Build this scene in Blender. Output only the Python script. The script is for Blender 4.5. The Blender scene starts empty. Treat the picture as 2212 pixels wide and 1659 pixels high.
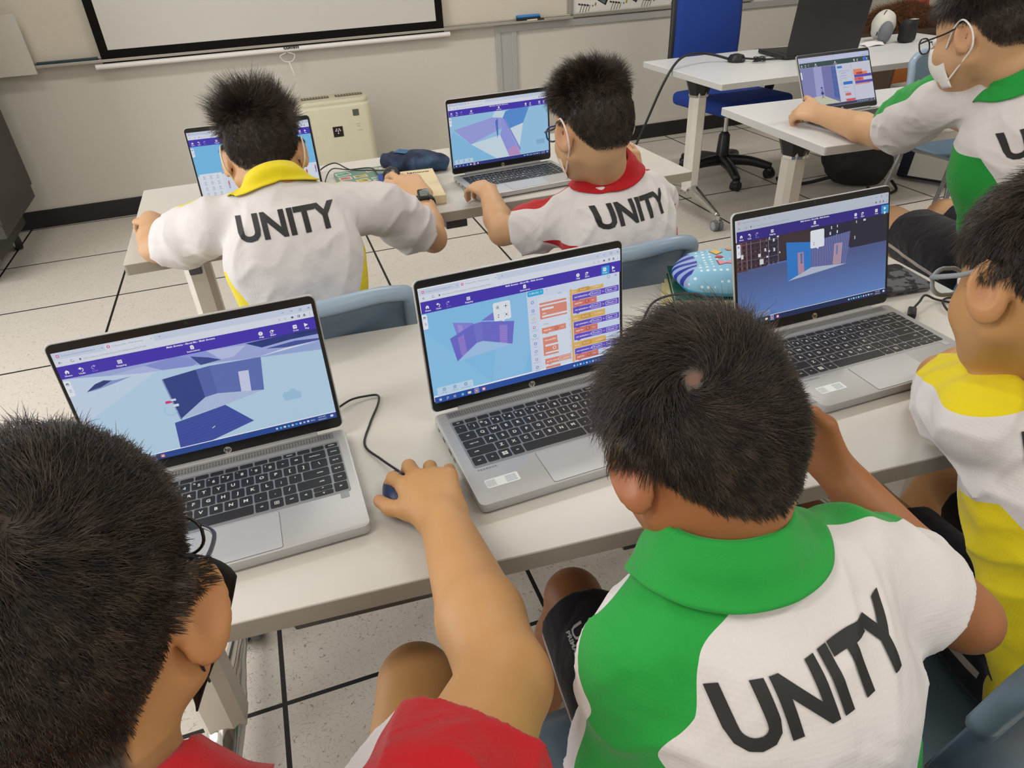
import bpy, bmesh, math, random
import numpy as np
from mathutils import Vector, Matrix, Euler
from mathutils.bvhtree import BVHTree

random.seed(7); rng = np.random.default_rng(7)
SC = bpy.context.scene
COL = SC.collection
PI = math.pi

# ------------------------------------------------------------------ camera
cam_d = bpy.data.cameras.new('camera'); cam = bpy.data.objects.new('camera', cam_d); COL.objects.link(cam)
cam.location = (-2.7699, -3.3753, 1.3395)
cam.rotation_euler = (0.9886, 0.0451, -0.3354)
cam_d.sensor_width = 36.0; cam_d.lens = 1495.1 / 2212 * 36.0
cam_d.clip_start = 0.02; cam_d.clip_end = 50
SC.camera = cam

# ------------------------------------------------------------------ light and exposure
SC.view_settings.view_transform = 'Standard'; SC.view_settings.look = 'None'
SC.view_settings.gamma = 1.0; SC.view_settings.use_curve_mapping = False
SC.view_settings.exposure = -0.38
world = bpy.data.worlds.new('world'); SC.world = world; world.use_nodes = True
world.node_tree.nodes['Background'].inputs[0].default_value = (0.75, 0.85, 1.0, 1)
world.node_tree.nodes['Background'].inputs[1].default_value = 0.3
LAMPS = []
def ceiling_lamp(x, y, power, col=(1.0, 0.965, 0.915), sx=1.2, sy=0.3):
    l = bpy.data.lights.new('ceiling_light', 'AREA'); l.shape = 'RECTANGLE'; l.size = sx; l.size_y = sy
    l.energy = power; l.color = col
    o = bpy.data.objects.new('ceiling_light', l); COL.objects.link(o); o.location = (x, y, 2.68); LAMPS.append(o)
for lx, ly, lp in [(-3.9, -0.6, 17), (-3.9, -3.1, 22), (-1.6, -0.6, 27), (-1.5, -3.4, 12), (0.8, -0.6, 27), (0.8, -3.2, 20), (-3.9, -5.2, 34), (-1.3, -5.4, 32), (1.5, -5.4, 26)]:
    ceiling_lamp(lx, ly, lp)

# side light added out of view at the left wall, reaches under the tables
wl = bpy.data.lights.new('added_side_light', 'AREA'); wl.shape = 'RECTANGLE'; wl.size = 4.6; wl.size_y = 1.5; wl.energy = 122; wl.color = (0.97, 0.97, 1.0)
wlo = bpy.data.objects.new('added_side_light', wl); COL.objects.link(wlo); wlo.location = (-5.14, -1.3, 1.45); wlo.rotation_euler = (0, -math.pi / 2, 0)

# ------------------------------------------------------------------ helpers
def lin(c):
    return c / 12.92 if c <= 0.04045 else ((c + 0.055) / 1.055) ** 2.4
def rgb(h):
    h = h.lstrip('#'); h = h if len(h) == 6 else ''.join(c * 2 for c in h); return tuple(lin(int(h[i:i + 2], 16) / 255) for i in (0, 2, 4)) + (1.0,)

MATS = {}
def mat(name, col, rough=0.5, metal=0.0, vary=0.04, scale=30.0, bump=0.0, bscale=400.0, spec=0.5, **kw):
    """principled surface with a little procedural variation"""
    if name in MATS: return MATS[name]
    m = bpy.data.materials.new(name); m.use_nodes = True; nt = m.node_tree; N = nt.nodes; L = nt.links
    b = N['Principled BSDF']
    c = rgb(col) if isinstance(col, str) else col
    tc = N.new('ShaderNodeTexCoord'); nz = N.new('ShaderNodeTexNoise'); nz.inputs['Scale'].default_value = scale
    L.new(tc.outputs['Object'], nz.inputs['Vector'])
    mx = N.new('ShaderNodeMix'); mx.data_type = 'RGBA'
    mx.inputs[6].default_value = tuple(v * (1 - vary) for v in c[:3]) + (1,)
    mx.inputs[7].default_value = tuple(min(1, v * (1 + vary)) for v in c[:3]) + (1,)
    L.new(nz.outputs['Fac'], mx.inputs[0]); L.new(mx.outputs[2], b.inputs['Base Color'])
    b.inputs['Roughness'].default_value = rough; b.inputs['Metallic'].default_value = metal
    b.inputs['Specular IOR Level'].default_value = spec
    if bump:
        n2 = N.new('ShaderNodeTexNoise'); n2.inputs['Scale'].default_value = bscale
        L.new(tc.outputs['Object'], n2.inputs['Vector'])
        bp = N.new('ShaderNodeBump'); bp.inputs['Strength'].default_value = bump; bp.inputs['Distance'].default_value = 0.002
        L.new(n2.outputs['Fac'], bp.inputs['Height']); L.new(bp.outputs[0], b.inputs['Normal'])
    for k, v in kw.items(): b.inputs[k].default_value = v
    MATS[name] = m
    return m

def tag(o, label=None, cat=None, group=None, kind=None):
    if label: o['label'] = label
    if cat: o['category'] = cat
    if group: o['group'] = group
    if kind: o['kind'] = kind
    return o

def empty(name, loc=(0, 0, 0), rz=0.0, label=None, cat=None, group=None, parent=None):
    o = bpy.data.objects.new(name, None); COL.objects.link(o); o.location = loc; o.rotation_euler = (0, 0, rz)
    o.empty_display_size = 0.05
    if parent: o.parent = parent
    return tag(o, label, cat, group)

def finish(name, me, mats, parent=None, smooth=False):
    for m in (mats if isinstance(mats, (list, tuple)) else [mats]): me.materials.append(m)
    if smooth: me.polygons.foreach_set('use_smooth', [True] * len(me.polygons))
    o = bpy.data.objects.new(name, me); COL.objects.link(o)
    if parent: o.parent = parent
    return o

class MB:
    """collects shapes for ONE mesh object"""
    def __init__(s): s.bm = bmesh.new(); s.mi = 0
    def _set(s, faces, mi=None):
        for f in faces: f.material_index = s.mi if mi is None else mi
    def box(s, c, d, rot=None, bevel=0.0, seg=2, mi=None, mtx=None):
        b2 = bmesh.new(); bmesh.ops.create_cube(b2, size=1.0)
        for v in b2.verts: v.co = Vector((v.co.x * d[0], v.co.y * d[1], v.co.z * d[2]))
        if bevel: bmesh.ops.bevel(b2, geom=b2.edges[:], offset=bevel, segments=seg, affect='EDGES', profile=0.5)
        return s._merge(b2, c, rot, mi, mtx)
    def _merge(s, b2, c=(0, 0, 0), rot=None, mi=None, mtx=None):
        M = Matrix.Translation(c)
        if rot is not None: M = M @ (rot.to_matrix().to_4x4() if isinstance(rot, Euler) else Euler(rot).to_matrix().to_4x4())
        if mtx is not None: M = mtx @ M
        b2.transform(M)
        for f in b2.faces: f.material_index = s.mi if mi is None else mi
        me = bpy.data.meshes.new('t'); b2.to_mesh(me); b2.free(); s.bm.from_mesh(me); bpy.data.meshes.remove(me)
        return s
    def prism(s, pts, z0, z1, mi=None, bevel=0.0, c=(0, 0, 0), rot=None, mtx=None, seg=2):
        """closed outline in xy extruded z0..z1"""
        b2 = bmesh.new(); vs = [b2.verts.new((p[0], p[1], z0)) for p in pts]; f = b2.faces.new(vs)
        r = bmesh.ops.extrude_face_region(b2, geom=[f])
        bmesh.ops.translate(b2, verts=[g for g in r['geom'] if isinstance(g, bmesh.types.BMVert)], vec=(0, 0, z1 - z0))
        bmesh.ops.recalc_face_normals(b2, faces=b2.faces[:])
        if bevel:
            es = [e for e in b2.edges if abs(e.verts[0].co.z - e.verts[1].co.z) < 1e-9]
            bmesh.ops.bevel(b2, geom=es, offset=bevel, segments=seg, affect='EDGES', profile=0.5)
        return s._merge(b2, c, rot, mi, mtx)
    def cyl(s, a, b, r, r2=None, seg=20, mi=None, cap=True):
        a = Vector(a); b = Vector(b); r2 = r if r2 is None else r2
        b2 = bmesh.new(); bmesh.ops.create_cone(b2, cap_ends=cap, segments=seg, radius1=r, radius2=r2, depth=(b - a).length)
        q = Vector((0, 0, 1)).rotation_difference((b - a).normalized())
        b2.transform(Matrix.Translation((a + b) / 2) @ q.to_matrix().to_4x4())
        return s._merge(b2, mi=mi)
    def ball(s, c, r, d=(1, 1, 1), rot=None, mi=None, seg=16):
        b2 = bmesh.new(); bmesh.ops.create_uvsphere(b2, u_segments=seg, v_segments=max(6, seg // 2), radius=r)
        for v in b2.verts: v.co = Vector((v.co.x * d[0], v.co.y * d[1], v.co.z * d[2]))
        return s._merge(b2, c, rot, mi)
    def tube(s, pts, r, seg=8, mi=None, smooth=3, closed=False):
        P = [Vector(p) for p in pts]
        if smooth and len(P) > 2:
            Q = []
            n = len(P)
            rngi = range(n) if closed else range(n - 1)
            for i in rngi:
                p0 = P[(i - 1) % n] if (closed or i > 0) else P[0]; p1 = P[i]; p2 = P[(i + 1) % n]
                p3 = P[(i + 2) % n] if (closed or i + 2 < n) else P[-1]
                for k in range(smooth * 2):
                    t = k / (smooth * 2)
                    Q.append(0.5 * ((2 * p1) + (-p0 + p2) * t + (2 * p0 - 5 * p1 + 4 * p2 - p3) * t * t + (-p0 + 3 * p1 - 3 * p2 + p3) * t ** 3))
            if not closed: Q.append(P[-1])
            P = Q
        b2 = bmesh.new(); rings = []; up = Vector((0, 0, 1)); n = len(P)
        for i, p in enumerate(P):
            if closed: t = (P[(i + 1) % n] - P[i - 1]).normalized()
            else: t = (P[min(i + 1, n - 1)] - P[max(i - 1, 0)]).normalized()
            if i == 0:
                sd = t.cross(up)
                if sd.length < 1e-3: sd = t.cross(Vector((1, 0, 0)))
            else: sd = sd - t * sd.dot(t)
            sd.normalize(); w = t.cross(sd)
            rr = r[min(i, len(r) - 1)] if isinstance(r, (list, tuple)) else r
            rings.append([b2.verts.new(p + sd * (rr * math.cos(2 * PI * k / seg)) + w * (rr * math.sin(2 * PI * k / seg))) for k in range(seg)])
        m = n if closed else n - 1
        for i in range(m):
            A = rings[i]; B = rings[(i + 1) % n]
            for k in range(seg): b2.faces.new((A[k], A[(k + 1) % seg], B[(k + 1) % seg], B[k]))
        if not closed: b2.faces.new(rings[0][::-1]); b2.faces.new(rings[-1])
        bmesh.ops.recalc_face_normals(b2, faces=b2.faces[:])
        return s._merge(b2, mi=mi)
    def lathe(s, prof, c=(0, 0, 0), seg=32, mi=None, rot=None):
        b2 = bmesh.new(); R = []
        for (r, z) in prof:
            R.append([b2.verts.new((r * math.cos(2 * PI * k / seg), r * math.sin(2 * PI * k / seg), z)) for k in range(seg)])
        for A, B in zip(R[:-1], R[1:]):
            for k in range(seg): b2.faces.new((A[k], A[(k + 1) % seg], B[(k + 1) % seg], B[k]))
        b2.faces.new(R[0][::-1]); b2.faces.new(R[-1])
        bmesh.ops.remove_doubles(b2, verts=b2.verts[:], dist=1e-6)
        bmesh.ops.recalc_face_normals(b2, faces=b2.faces[:])
        return s._merge(b2, c, rot, mi)
    def poly(s, pts3, mi=None):
        vs = [s.bm.verts.new(p) for p in pts3]; f = s.bm.faces.new(vs); f.material_index = s.mi if mi is None else mi; return f
    def grid(s, F, nu, nv, mi=None, thick=0.0, closed_u=False):
        """parametric sheet F(u,v)->xyz, optional thickness"""
        b2 = bmesh.new(); V = [[b2.verts.new(F(i / nu, j / nv)) for j in range(nv + 1)] for i in range(nu + (0 if closed_u else 1))]
        n = len(V)
        for i in range(nu):
            for j in range(nv): b2.faces.new((V[i][j], V[(i + 1) % n][j], V[(i + 1) % n][j + 1], V[i][j + 1]))
        if thick:
            bmesh.ops.recalc_face_normals(b2, faces=b2.faces[:])
            bmesh.ops.solidify(b2, geom=b2.faces[:], thickness=thick)
        return s._merge(b2, mi=mi)
    def build(s, name, mats, parent=None, smooth=False, auto=None):
        me = bpy.data.meshes.new(name); s.bm.to_mesh(me); s.bm.free()
        o = finish(name, me, mats, parent, smooth or auto is not None)
        if auto is not None:
            try: me.set_sharp_from_angle(angle=math.radians(auto))
            except Exception: pass
        return o

def rrect(w, h, r, n=5, cx=0.0, cy=0.0):
    P = []
    for (sx, sy, a0) in ((1, -1, -PI / 2), (1, 1, 0), (-1, 1, PI / 2), (-1, -1, PI)):
        for k in range(n + 1):
            a = a0 + (PI / 2) * k / n
            P.append((cx + sx * (w / 2 - r) + r * math.cos(a), cy + sy * (h / 2 - r) + r * math.sin(a)))
    return P

FONTC = {}
def text_mesh(txt, size, bold=0.0, align='CENTER', res=2):
    """(verts[x,y], faces) of a line of text, cached"""
    key = (txt, round(size, 5), bold, align, res)
    if key in FONTC: return FONTC[key]
    cu = bpy.data.curves.new('t', 'FONT'); cu.body = txt; cu.size = size; cu.align_x = align; cu.align_y = 'CENTER'; cu.offset = bold
    cu.resolution_u = res
    o = bpy.data.objects.new('t', cu); COL.objects.link(o)
    dg = bpy.context.evaluated_depsgraph_get(); me = bpy.data.meshes.new_from_object(o.evaluated_get(dg))
    V = [(v.co.x, v.co.y) for v in me.vertices]; F = [tuple(p.vertices) for p in me.polygons]
    COL.objects.unlink(o); bpy.data.objects.remove(o); bpy.data.curves.remove(cu); bpy.data.meshes.remove(me)
    FONTC[key] = (V, F); return V, F

def put_text(mb, txt, size, fn, bold=0.0, align='CENTER', mi=None):
    """adds flat lettering to a MB; fn maps (x,y) to a 3D point"""
    V, F = text_mesh(txt, size, bold, align)
    vs = [mb.bm.verts.new(fn(x, y)) for x, y in V]
    for f in F:
        try: q = mb.bm.faces.new([vs[i] for i in f]); q.material_index = mb.mi if mi is None else mi
        except ValueError: pass
# ------------------------------------------------------------------ the room
def floor_material():
    m = bpy.data.materials.new('floor_tiles'); m.use_nodes = True; nt = m.node_tree; N = nt.nodes; L = nt.links; b = N['Principled BSDF']
    geo = N.new('ShaderNodeNewGeometry'); sep = N.new('ShaderNodeSeparateXYZ'); L.new(geo.outputs['Position'], sep.inputs[0])
    def M(op, a, bb=None, c=None):
        n = N.new('ShaderNodeMath'); n.operation = op
        for i, v in enumerate((a, bb, c)):
            if v is None: continue
            if isinstance(v, (int, float)): n.inputs[i].default_value = v
            else: L.new(v, n.inputs[i])
        return n.outputs[0]
    def line(ax):
        t = M('MULTIPLY', ax, 1 / 0.6); f = M('FRACT', M('ADD', t, 0.5)); return M('LESS_THAN', M('ABSOLUTE', M('SUBTRACT', f, 0.5)), 0.0052 / 0.6)
    grout = M('MAXIMUM', line(sep.outputs[0]), line(sep.outputs[1]))
    # short dark squiggles printed on the vinyl: wave threads broken up by noise
    def squig(sc, off):
        mp = N.new('ShaderNodeMapping'); mp.inputs['Location'].default_value = (off, off * 1.7, 0); L.new(geo.outputs['Position'], mp.inputs[0])
        n1 = N.new('ShaderNodeTexNoise'); n1.inputs['Scale'].default_value = sc; n1.inputs['Detail'].default_value = 0.6; L.new(mp.outputs[0], n1.inputs['Vector'])
        thin = M('LESS_THAN', M('ABSOLUTE', M('SUBTRACT', n1.outputs['Fac'], 0.5)), 0.0085)
        n2 = N.new('ShaderNodeTexNoise'); n2.inputs['Scale'].default_value = sc * 1.35; n2.inputs['Detail'].default_value = 0.0
        mp2 = N.new('ShaderNodeMapping'); mp2.inputs['Location'].default_value = (5 + off, 3, 2); L.new(geo.outputs['Position'], mp2.inputs[0]); L.new(mp2.outputs[0], n2.inputs['Vector'])
        return M('MULTIPLY', thin, M('GREATER_THAN', n2.outputs['Fac'], 0.55))
    sq = M('MAXIMUM', squig(72, 0.0), squig(90, 9.3))
    nz = N.new('ShaderNodeTexNoise'); nz.inputs['Scale'].default_value = 260; L.new(geo.outputs['Position'], nz.inputs['Vector'])
    base = N.new('ShaderNodeMix'); base.data_type = 'RGBA'; base.inputs[6].default_value = rgb('#c9c2b8'); base.inputs[7].default_value = rgb('#d6d0c7')
    L.new(nz.outputs['Fac'], base.inputs[0])
    m1 = N.new('ShaderNodeMix'); m1.data_type = 'RGBA'; L.new(M('MULTIPLY', sq, 0.75), m1.inputs[0]); L.new(base.outputs[2], m1.inputs[6]); m1.inputs[7].default_value = rgb('#6f6350')
    m2 = N.new('ShaderNodeMix'); m2.data_type = 'RGBA'; L.new(grout, m2.inputs[0]); L.new(m1.outputs[2], m2.inputs[6]); m2.inputs[7].default_value = rgb('#151412')
    L.new(m2.outputs[2], b.inputs['Base Color']); b.inputs['Roughness'].default_value = 0.5; b.inputs['Specular IOR Level'].default_value = 0.3
    bp = N.new('ShaderNodeBump'); bp.inputs['Strength'].default_value = 0.4; bp.inputs['Distance'].default_value = 0.002; bp.invert = True
    L.new(grout, bp.inputs['Height']); L.new(bp.outputs[0], b.inputs['Normal'])
    return m
WY, WYAW = 1.262, 0.0188          # the front wall runs very slightly off the floor grid
def WP(x, out=0.0, z=0.0):        # point on the front wall, `out` metres into the room
    return Vector((x + out * math.sin(WYAW), WY + 0.0188 * (x + 2.2) - out, z))
wall_m = mat('wall_paint', '#c8c4ba', 0.75, vary=0.02, bump=0.15, bscale=220)
def structure(o): return tag(o, kind='structure')
m = MB(); m.box((-0.6, -2.3, -0.05), (9.4, 8.4, 0.1)); structure(m.build('floor', floor_material()))
m = MB(); m.box((-0.6, -2.3, 2.78), (9.4, 8.4, 0.1)); structure(m.build('ceiling', mat('ceiling_paint', '#e2dfd8', 0.8)))
m = MB(); m.box(WP(-0.6, -0.06, 1.36), (9.3, 0.12, 2.84), rot=(0, 0, WYAW)); structure(m.build('wall_front', wall_m))
m = MB(); m.box((-5.25, -2.3, 1.365), (0.1, 8.4, 2.73)); structure(m.build('wall_left', wall_m))
m = MB(); m.box((4.05, -2.3, 1.365), (0.1, 8.4, 2.73)); structure(m.build('wall_right', wall_m))
m = MB(); m.box((-0.6, -6.45, 1.365), (9.2, 0.1, 2.73)); structure(m.build('wall_back', wall_m))
m = MB(); m.box(WP(-0.6, 0.006, 0.05), (9.2, 0.012, 0.1), rot=(0, 0, WYAW), bevel=0.003); structure(m.build('baseboard_front', mat('rubber_black', '#1b1917', 0.6)))
m = MB()
for wy in (-3.6, -2.45, -1.3, -.15, 1.0): m.box((-5.17, wy, 1.45), (.06, .05, 1.56), bevel=.004)
for wz in (.67, 2.23): m.box((-5.17, -1.3, wz), (.06, 4.65, .05), bevel=.004)
structure(m.build('added_window_1', mat('added_frame', '#c9c9c6', .4)))  # unseen frame, made up to go with the added side light
# pale trunking: a raceway along the wall with a double drop
alu = mat('pale_aluminium', '#b9bab6', 0.35, 0.35, vary=0.03)
m = MB(); m.box(WP(-0.02, 0.008, 0.812), (2.54, 0.016, 0.042), rot=(0, 0, WYAW), bevel=0.003); structure(m.build('trim_1', alu))
m = MB(); m.box(WP(-1.272, 0.008, 0.398), (0.034, 0.016, 0.79), rot=(0, 0, WYAW), bevel=0.003); structure(m.build('trim_2', alu))
m = MB(); m.box(WP(-1.163, 0.008, 0.398), (0.034, 0.016, 0.79), rot=(0, 0, WYAW), bevel=0.003); m.box(WP(-1.217, 0.004, 0.398), (0.074, 0.008, 0.79), rot=(0, 0, WYAW)); structure(m.build('trim_3', alu))

# whiteboard with its tray
wb = empty('whiteboard', WP(-2.9, 0, 0.84), WYAW, 'long cream whiteboard on the front wall behind the pull-down screen, grey tray along its bottom', 'whiteboard')
m = MB(); m.box((0, -0.009, 0.62), (4.22, 0.018, 1.2), bevel=0.002); m.build('panel', mat('board_enamel', '#cfc7b8', 0.35), wb)
m = MB(); m.box((0, -0.012, 0.012), (4.25, 0.03, 0.022), bevel=0.004); m.box((0, -0.04, 0.002), (4.25, 0.06, 0.006), bevel=0.002); m.box((0, -0.068, 0.006), (4.25, 0.006, 0.014), bevel=0.002); m.build('tray', mat('grey_alu', '#a9a49b', 0.4, 0.4), wb)
m = MB(); m.box((2.115, -0.012, 0.62), (0.028, 0.026, 1.2), bevel=0.004); m.build('side_frame', MATS['grey_alu'], wb)

# notice board, right of the whiteboard
nb = empty('notice_board', WP(-0.08, 0, 0.84), WYAW, 'framed notice board with printed pictures of laptops, watches and small tools, right of the whiteboard', 'notice board')
m = MB(); m.box((0, -0.008, 0.5), (1.36, 0.016, 1.0)); pb = m.build('paper_sheet', mat('poster_paper', '#dcd9d2', 0.5), nb)
m = MB()
for (c, d) in (((0, -0.014, 0.012), (1.4, 0.028, 0.026)), ((-0.69, -0.014, 0.5), (0.028, 0.028, 1.0)), ((0.69, -0.014, 0.5), (0.028, 0.028, 1.0))): m.box(c, d, bevel=0.004)
m.build('frame', MATS['grey_alu'], nb)
m = MB(); R = random.Random(3)
pm = [mat('print_black', '#211d1f', 0.5), mat('print_navy', '#28405e', 0.5), mat('print_grey', '#8d9aa6', 0.5), mat('print_gold', '#9a7d2c', 0.5), mat('print_teal', '#3f7f93', 0.5), mat('print_brown', '#3a2a2c', 0.5)]
def pflat(pts, mi): m.poly([(x, -0.0165, z) for x, z in pts], mi)
def pbox(x, z, w, h, a, mi):
    c, s_ = math.cos(a), math.sin(a); pflat([(x + c * u - s_ * v, z + s_ * u + c * v) for u, v in ((-w / 2, -h / 2), (w / 2, -h / 2), (w / 2, h / 2), (-w / 2, h / 2))], mi)
for row in range(4):
    for i in range(6):
        bx = -0.62 + i * 0.225 + 0.05 * (row % 2); bz = 0.045 + row * 0.22
        for k in range(4):                                   # four small hand tools
            x = bx + k * 0.02; m.mi = 0; pbox(x, bz, 0.004, 0.055 - 0.006 * k, -0.35, 5); pbox(x - 0.01, bz + 0.026 - 0.003 * k, 0.017, 0.01, -0.35, 5)
        pbox(bx + 0.105, bz + 0.03, 0.07, 0.03, 0, 0) if False else None
        pbox(bx + 0.155, bz + 0.055, 0.085, 0.06, -0.5, 0); pbox(bx + 0.152, bz + 0.05, 0.06, 0.036, -0.5, 2)
        pbox(bx + 0.02, bz + 0.09, 0.075, 0.025, -0.55, 5); pbox(bx + 0.02, bz + 0.094, 0.06, 0.008, -0.55, 4)
        pbox(bx + 0.095, bz + 0.085, 0.026, 0.03, 0.1, 0); pbox(bx + 0.105, bz + 0.02, 0.011, 0.018, -0.25, 3)
        pbox(bx + 0.085, bz + 0.012, 0.01, 0.01, 0.4, 4); pbox(bx + 0.2, bz + 0.11, 0.05, 0.04, 0.5, 1 if i % 2 else 4)
m.build('printed_pictures', pm, pb)

# projection screen
sc = empty('projection_screen', WP(-2.585, 0.06, 0.80), WYAW, 'pull-down projection screen with black border and white bottom bar hanging before the whiteboard', 'projection screen')
m = MB(); m.box((0, 0, 0.975), (1.90, 0.004, 1.92)); m.build('border', mat('screen_black', '#171514', 0.95, spec=0.1), sc)
m = MB(); m.box((0, -0.0032, 0.98 + 0.035), (1.81, 0.001, 1.84)); m.build('fabric', mat('screen_fabric', '#c6c4bd', 0.8, vary=0.01, **{'Emission Strength': 0.0}), sc)
m = MB(); m.cyl((-0.99, 0, 0.018), (0.985, 0, 0.018), 0.0135, seg=16); m.build('bottom_bar', mat('white_enamel', '#e4e0dc', 0.35), sc, auto=40)
m = MB(); put_text(m, 'comm', 0.034, lambda x, y: (0.035 + x, -0.0145, 0.030 + y), bold=0.0012); m.build('lettering', mat('ink', '#1a1a1c', 0.5), sc)
m = MB(); m.tube([(0.0, 0, 0.0), (-0.03, -0.002, -0.01), (-0.034, -0.002, -0.022), (-0.012, -0.002, -0.045), (0.026, -0.002, -0.045), (0.046, -0.002, -0.022), (0.042, -0.002, -0.008), (0.01, 0, 0.002)], 0.0022, smooth=2)
m.cyl((0.008, -0.002, -0.045), (0.022, -0.002, -0.105), 0.0042, 0.005, seg=10); m.cyl((0.022, -0.002, -0.105), (0.026, -0.002, -0.125), 0.003, 0.002, seg=8); m.build('pull_handle', MATS['white_enamel'], sc, auto=40)

# things kept on the tray
er = empty('whiteboard_eraser', WP(-1.075, 0.04, 0.848), WYAW + 0.02, 'blue and black whiteboard eraser standing on the tray beside the notice board', 'eraser')
m = MB(); m.box((0, -0.004, 0.010), (0.15, 0.05, 0.02), bevel=0.005); m.build('felt_pad', mat('felt', '#1e1d20', 0.9), er)
m = MB(); m.box((0, 0.002, 0.026), (0.15, 0.05, 0.014), bevel=0.005); m.build('grip', mat('blue_plastic', '#2a7cc0', 0.4), er)
mk = empty('board_marker', WP(-1.045, 0.066, 0.847), WYAW, 'black capped board marker lying in the tray below the eraser', 'marker')
m = MB(); m.cyl((-0.05, 0, 0.006), (0.02, 0, 0.006), 0.006, seg=10); m.build('barrel', mat('cream_plastic', '#cfc9b0', 0.4), mk, auto=40)
m = MB(); m.cyl((0.02, 0, 0.006), (0.065, 0, 0.006), 0.0066, seg=10); m.build('cap', mat('black_plastic', '#17171a', 0.4), mk, auto=40)
bp_ = MB(); bp_.prism(rrect(0.29, 0.03, 0.003), 0, 0.016); o = bp_.build('pen_box', [mat('teal_dark', '#26414a', 0.4)]); o.location = WP(-3.70, 0.035, 0.848); o.rotation_euler = (0, 0, WYAW)
tag(o, 'narrow dark teal box lying in the whiteboard tray beside the hanging paper sheet', 'box')
m = MB(); m.box((0, 0, 0), (0.62, 0.004, 0.28)); o = m.build('paper_sheet', mat('sheet_paper', '#c9c6bb', 0.6)); o.location = WP(-4.16, 0.09, 0.955); o.rotation_euler = (0.05, 0, WYAW)
tag(o, 'pale blank sheet standing against the whiteboard at the far left', 'paper')

# air purifier
ap = empty('air_purifier', (-2.395, 0.93, 0), 0.03, 'tall cream air purifier standing against the front wall behind the table', 'air purifier')
cream = mat('cream_shell', '#c9c5ac', 0.4)
m = MB(); m.prism(rrect(0.40, 0.24, 0.045), 0.0, 0.56, bevel=0.015, seg=3); m.build('casing', cream, ap, auto=35)
m = MB(); m.prism(rrect(0.385, 0.20, 0.04), 0.556, 0.585, bevel=0.01); m.build('top_cover', cream, ap, auto=35)
for k, x0 in enumerate((-0.093, 0.097)):
    m = MB(); m.prism(rrect(0.155, 0.055, 0.012), 0.585, 0.5885)
    for q in range(9): m.box((-0.064 + 0.016 * q, 0, 0.5895), (0.0025, 0.05, 0.003), mi=1)
    o = m.build('air_grille', [mat('grille_dark', '#5f5a48', 0.5), cream], ap); o.location = (x0, 0.005, 0)
m = MB(); m.box((-0.01, -0.121, 0.42), (0.056, 0.003, 0.056), bevel=0.001); b_ = m.build('badge', mat('badge_black', '#191518', 0.3), ap)
m = MB()
for (a, b2_) in ((0, 0), (-0.007, 0.010), (0.007, 0.010), (-0.012, 0.002), (0.012, 0.002), (0, -0.012)): m.ball((-0.01 + a, -0.123, 0.424 + b2_), 0.0036, (1, .4, 1.2), seg=8)
m.build('grape_mark', mat('mark_pale', '#d8c8cc', 0.4), b_)
m = MB(); m.box((0.105, -0.121, 0.512), (0.034, 0.003, 0.034), bevel=0.001); m.build('sensor_window', mat('sensor_grey', '#4f514c', 0.4), ap)
m = MB()
for (x, z, w) in ((0.11, 0.45, 0.022), (0.11, 0.438, 0.018), (0.115, 0.415, 0.03)): m.box((x, -0.1205, z), (w, 0.001, 0.002))
m.build('printed_marks', mat('mark_grey', '#a5a088', 0.5), ap)

# rolling cabinet, far left
cb = empty('rolling_cabinet', (-4.30, 0.62, 0), 0.03, 'dark grey cabinet on casters at the far left by the wall', 'cabinet')
m = MB(); m.prism([(-0.5, -0.33), (0.27, -0.33), (0.27, 0.38), (-0.5, 0.38)], 0.30, 1.5, bevel=0.01)
m.prism([(-0.5, -0.33), (0.27, -0.33), (0.27, 0.38), (-0.5, 0.38)], 0.155, 0.30) if False else None
dk = mat('cabinet_charcoal', '#35332f', 0.55); m.build('body', dk, cb, auto=30)
m = MB()
for (a, b, c, d) in (((0.27, -0.33), (0.27, 0.38), (0.08, 0.30), (0.08, -0.25)),):
    m.prism([(-0.5, -0.30), (0.262, -0.32), (0.262, 0.37), (-0.5, 0.36)], 0.24, 0.30); m.prism([(-0.5, -0.27), (0.18, -0.27), (0.18, 0.32), (-0.5, 0.32)], 0.12, 0.25)
m.build('plinth', dk, cb)
def caster(x, y, r, parent, a, white=True):
    o = empty('caster', (x, y, 0), a, parent=parent)
    m = MB(); m.cyl((-0.016, 0, r), (0.016, 0, r), r, seg=24); m.build('wheel', mat('rubber_black', '#1b1917', 0.6), o, auto=35)
    m = MB(); m.cyl((-0.0175, 0, r), (0.0175, 0, r), r * 0.68, seg=20); m.build('hub', mat('hub_white', '#d9d5cb', 0.4), o, auto=35)
    m = MB(); m.box((-0.0, 0.02, r * 1.5), (0.05, 0.05, r * 1.1), bevel=0.006); m.build('fork', mat('black_plastic', '#17171a', 0.4), o)
caster(0.11, 0.27, 0.052, cb, 0.5); caster(0.05, -0.2, 0.056, cb, 0.35)

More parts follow.
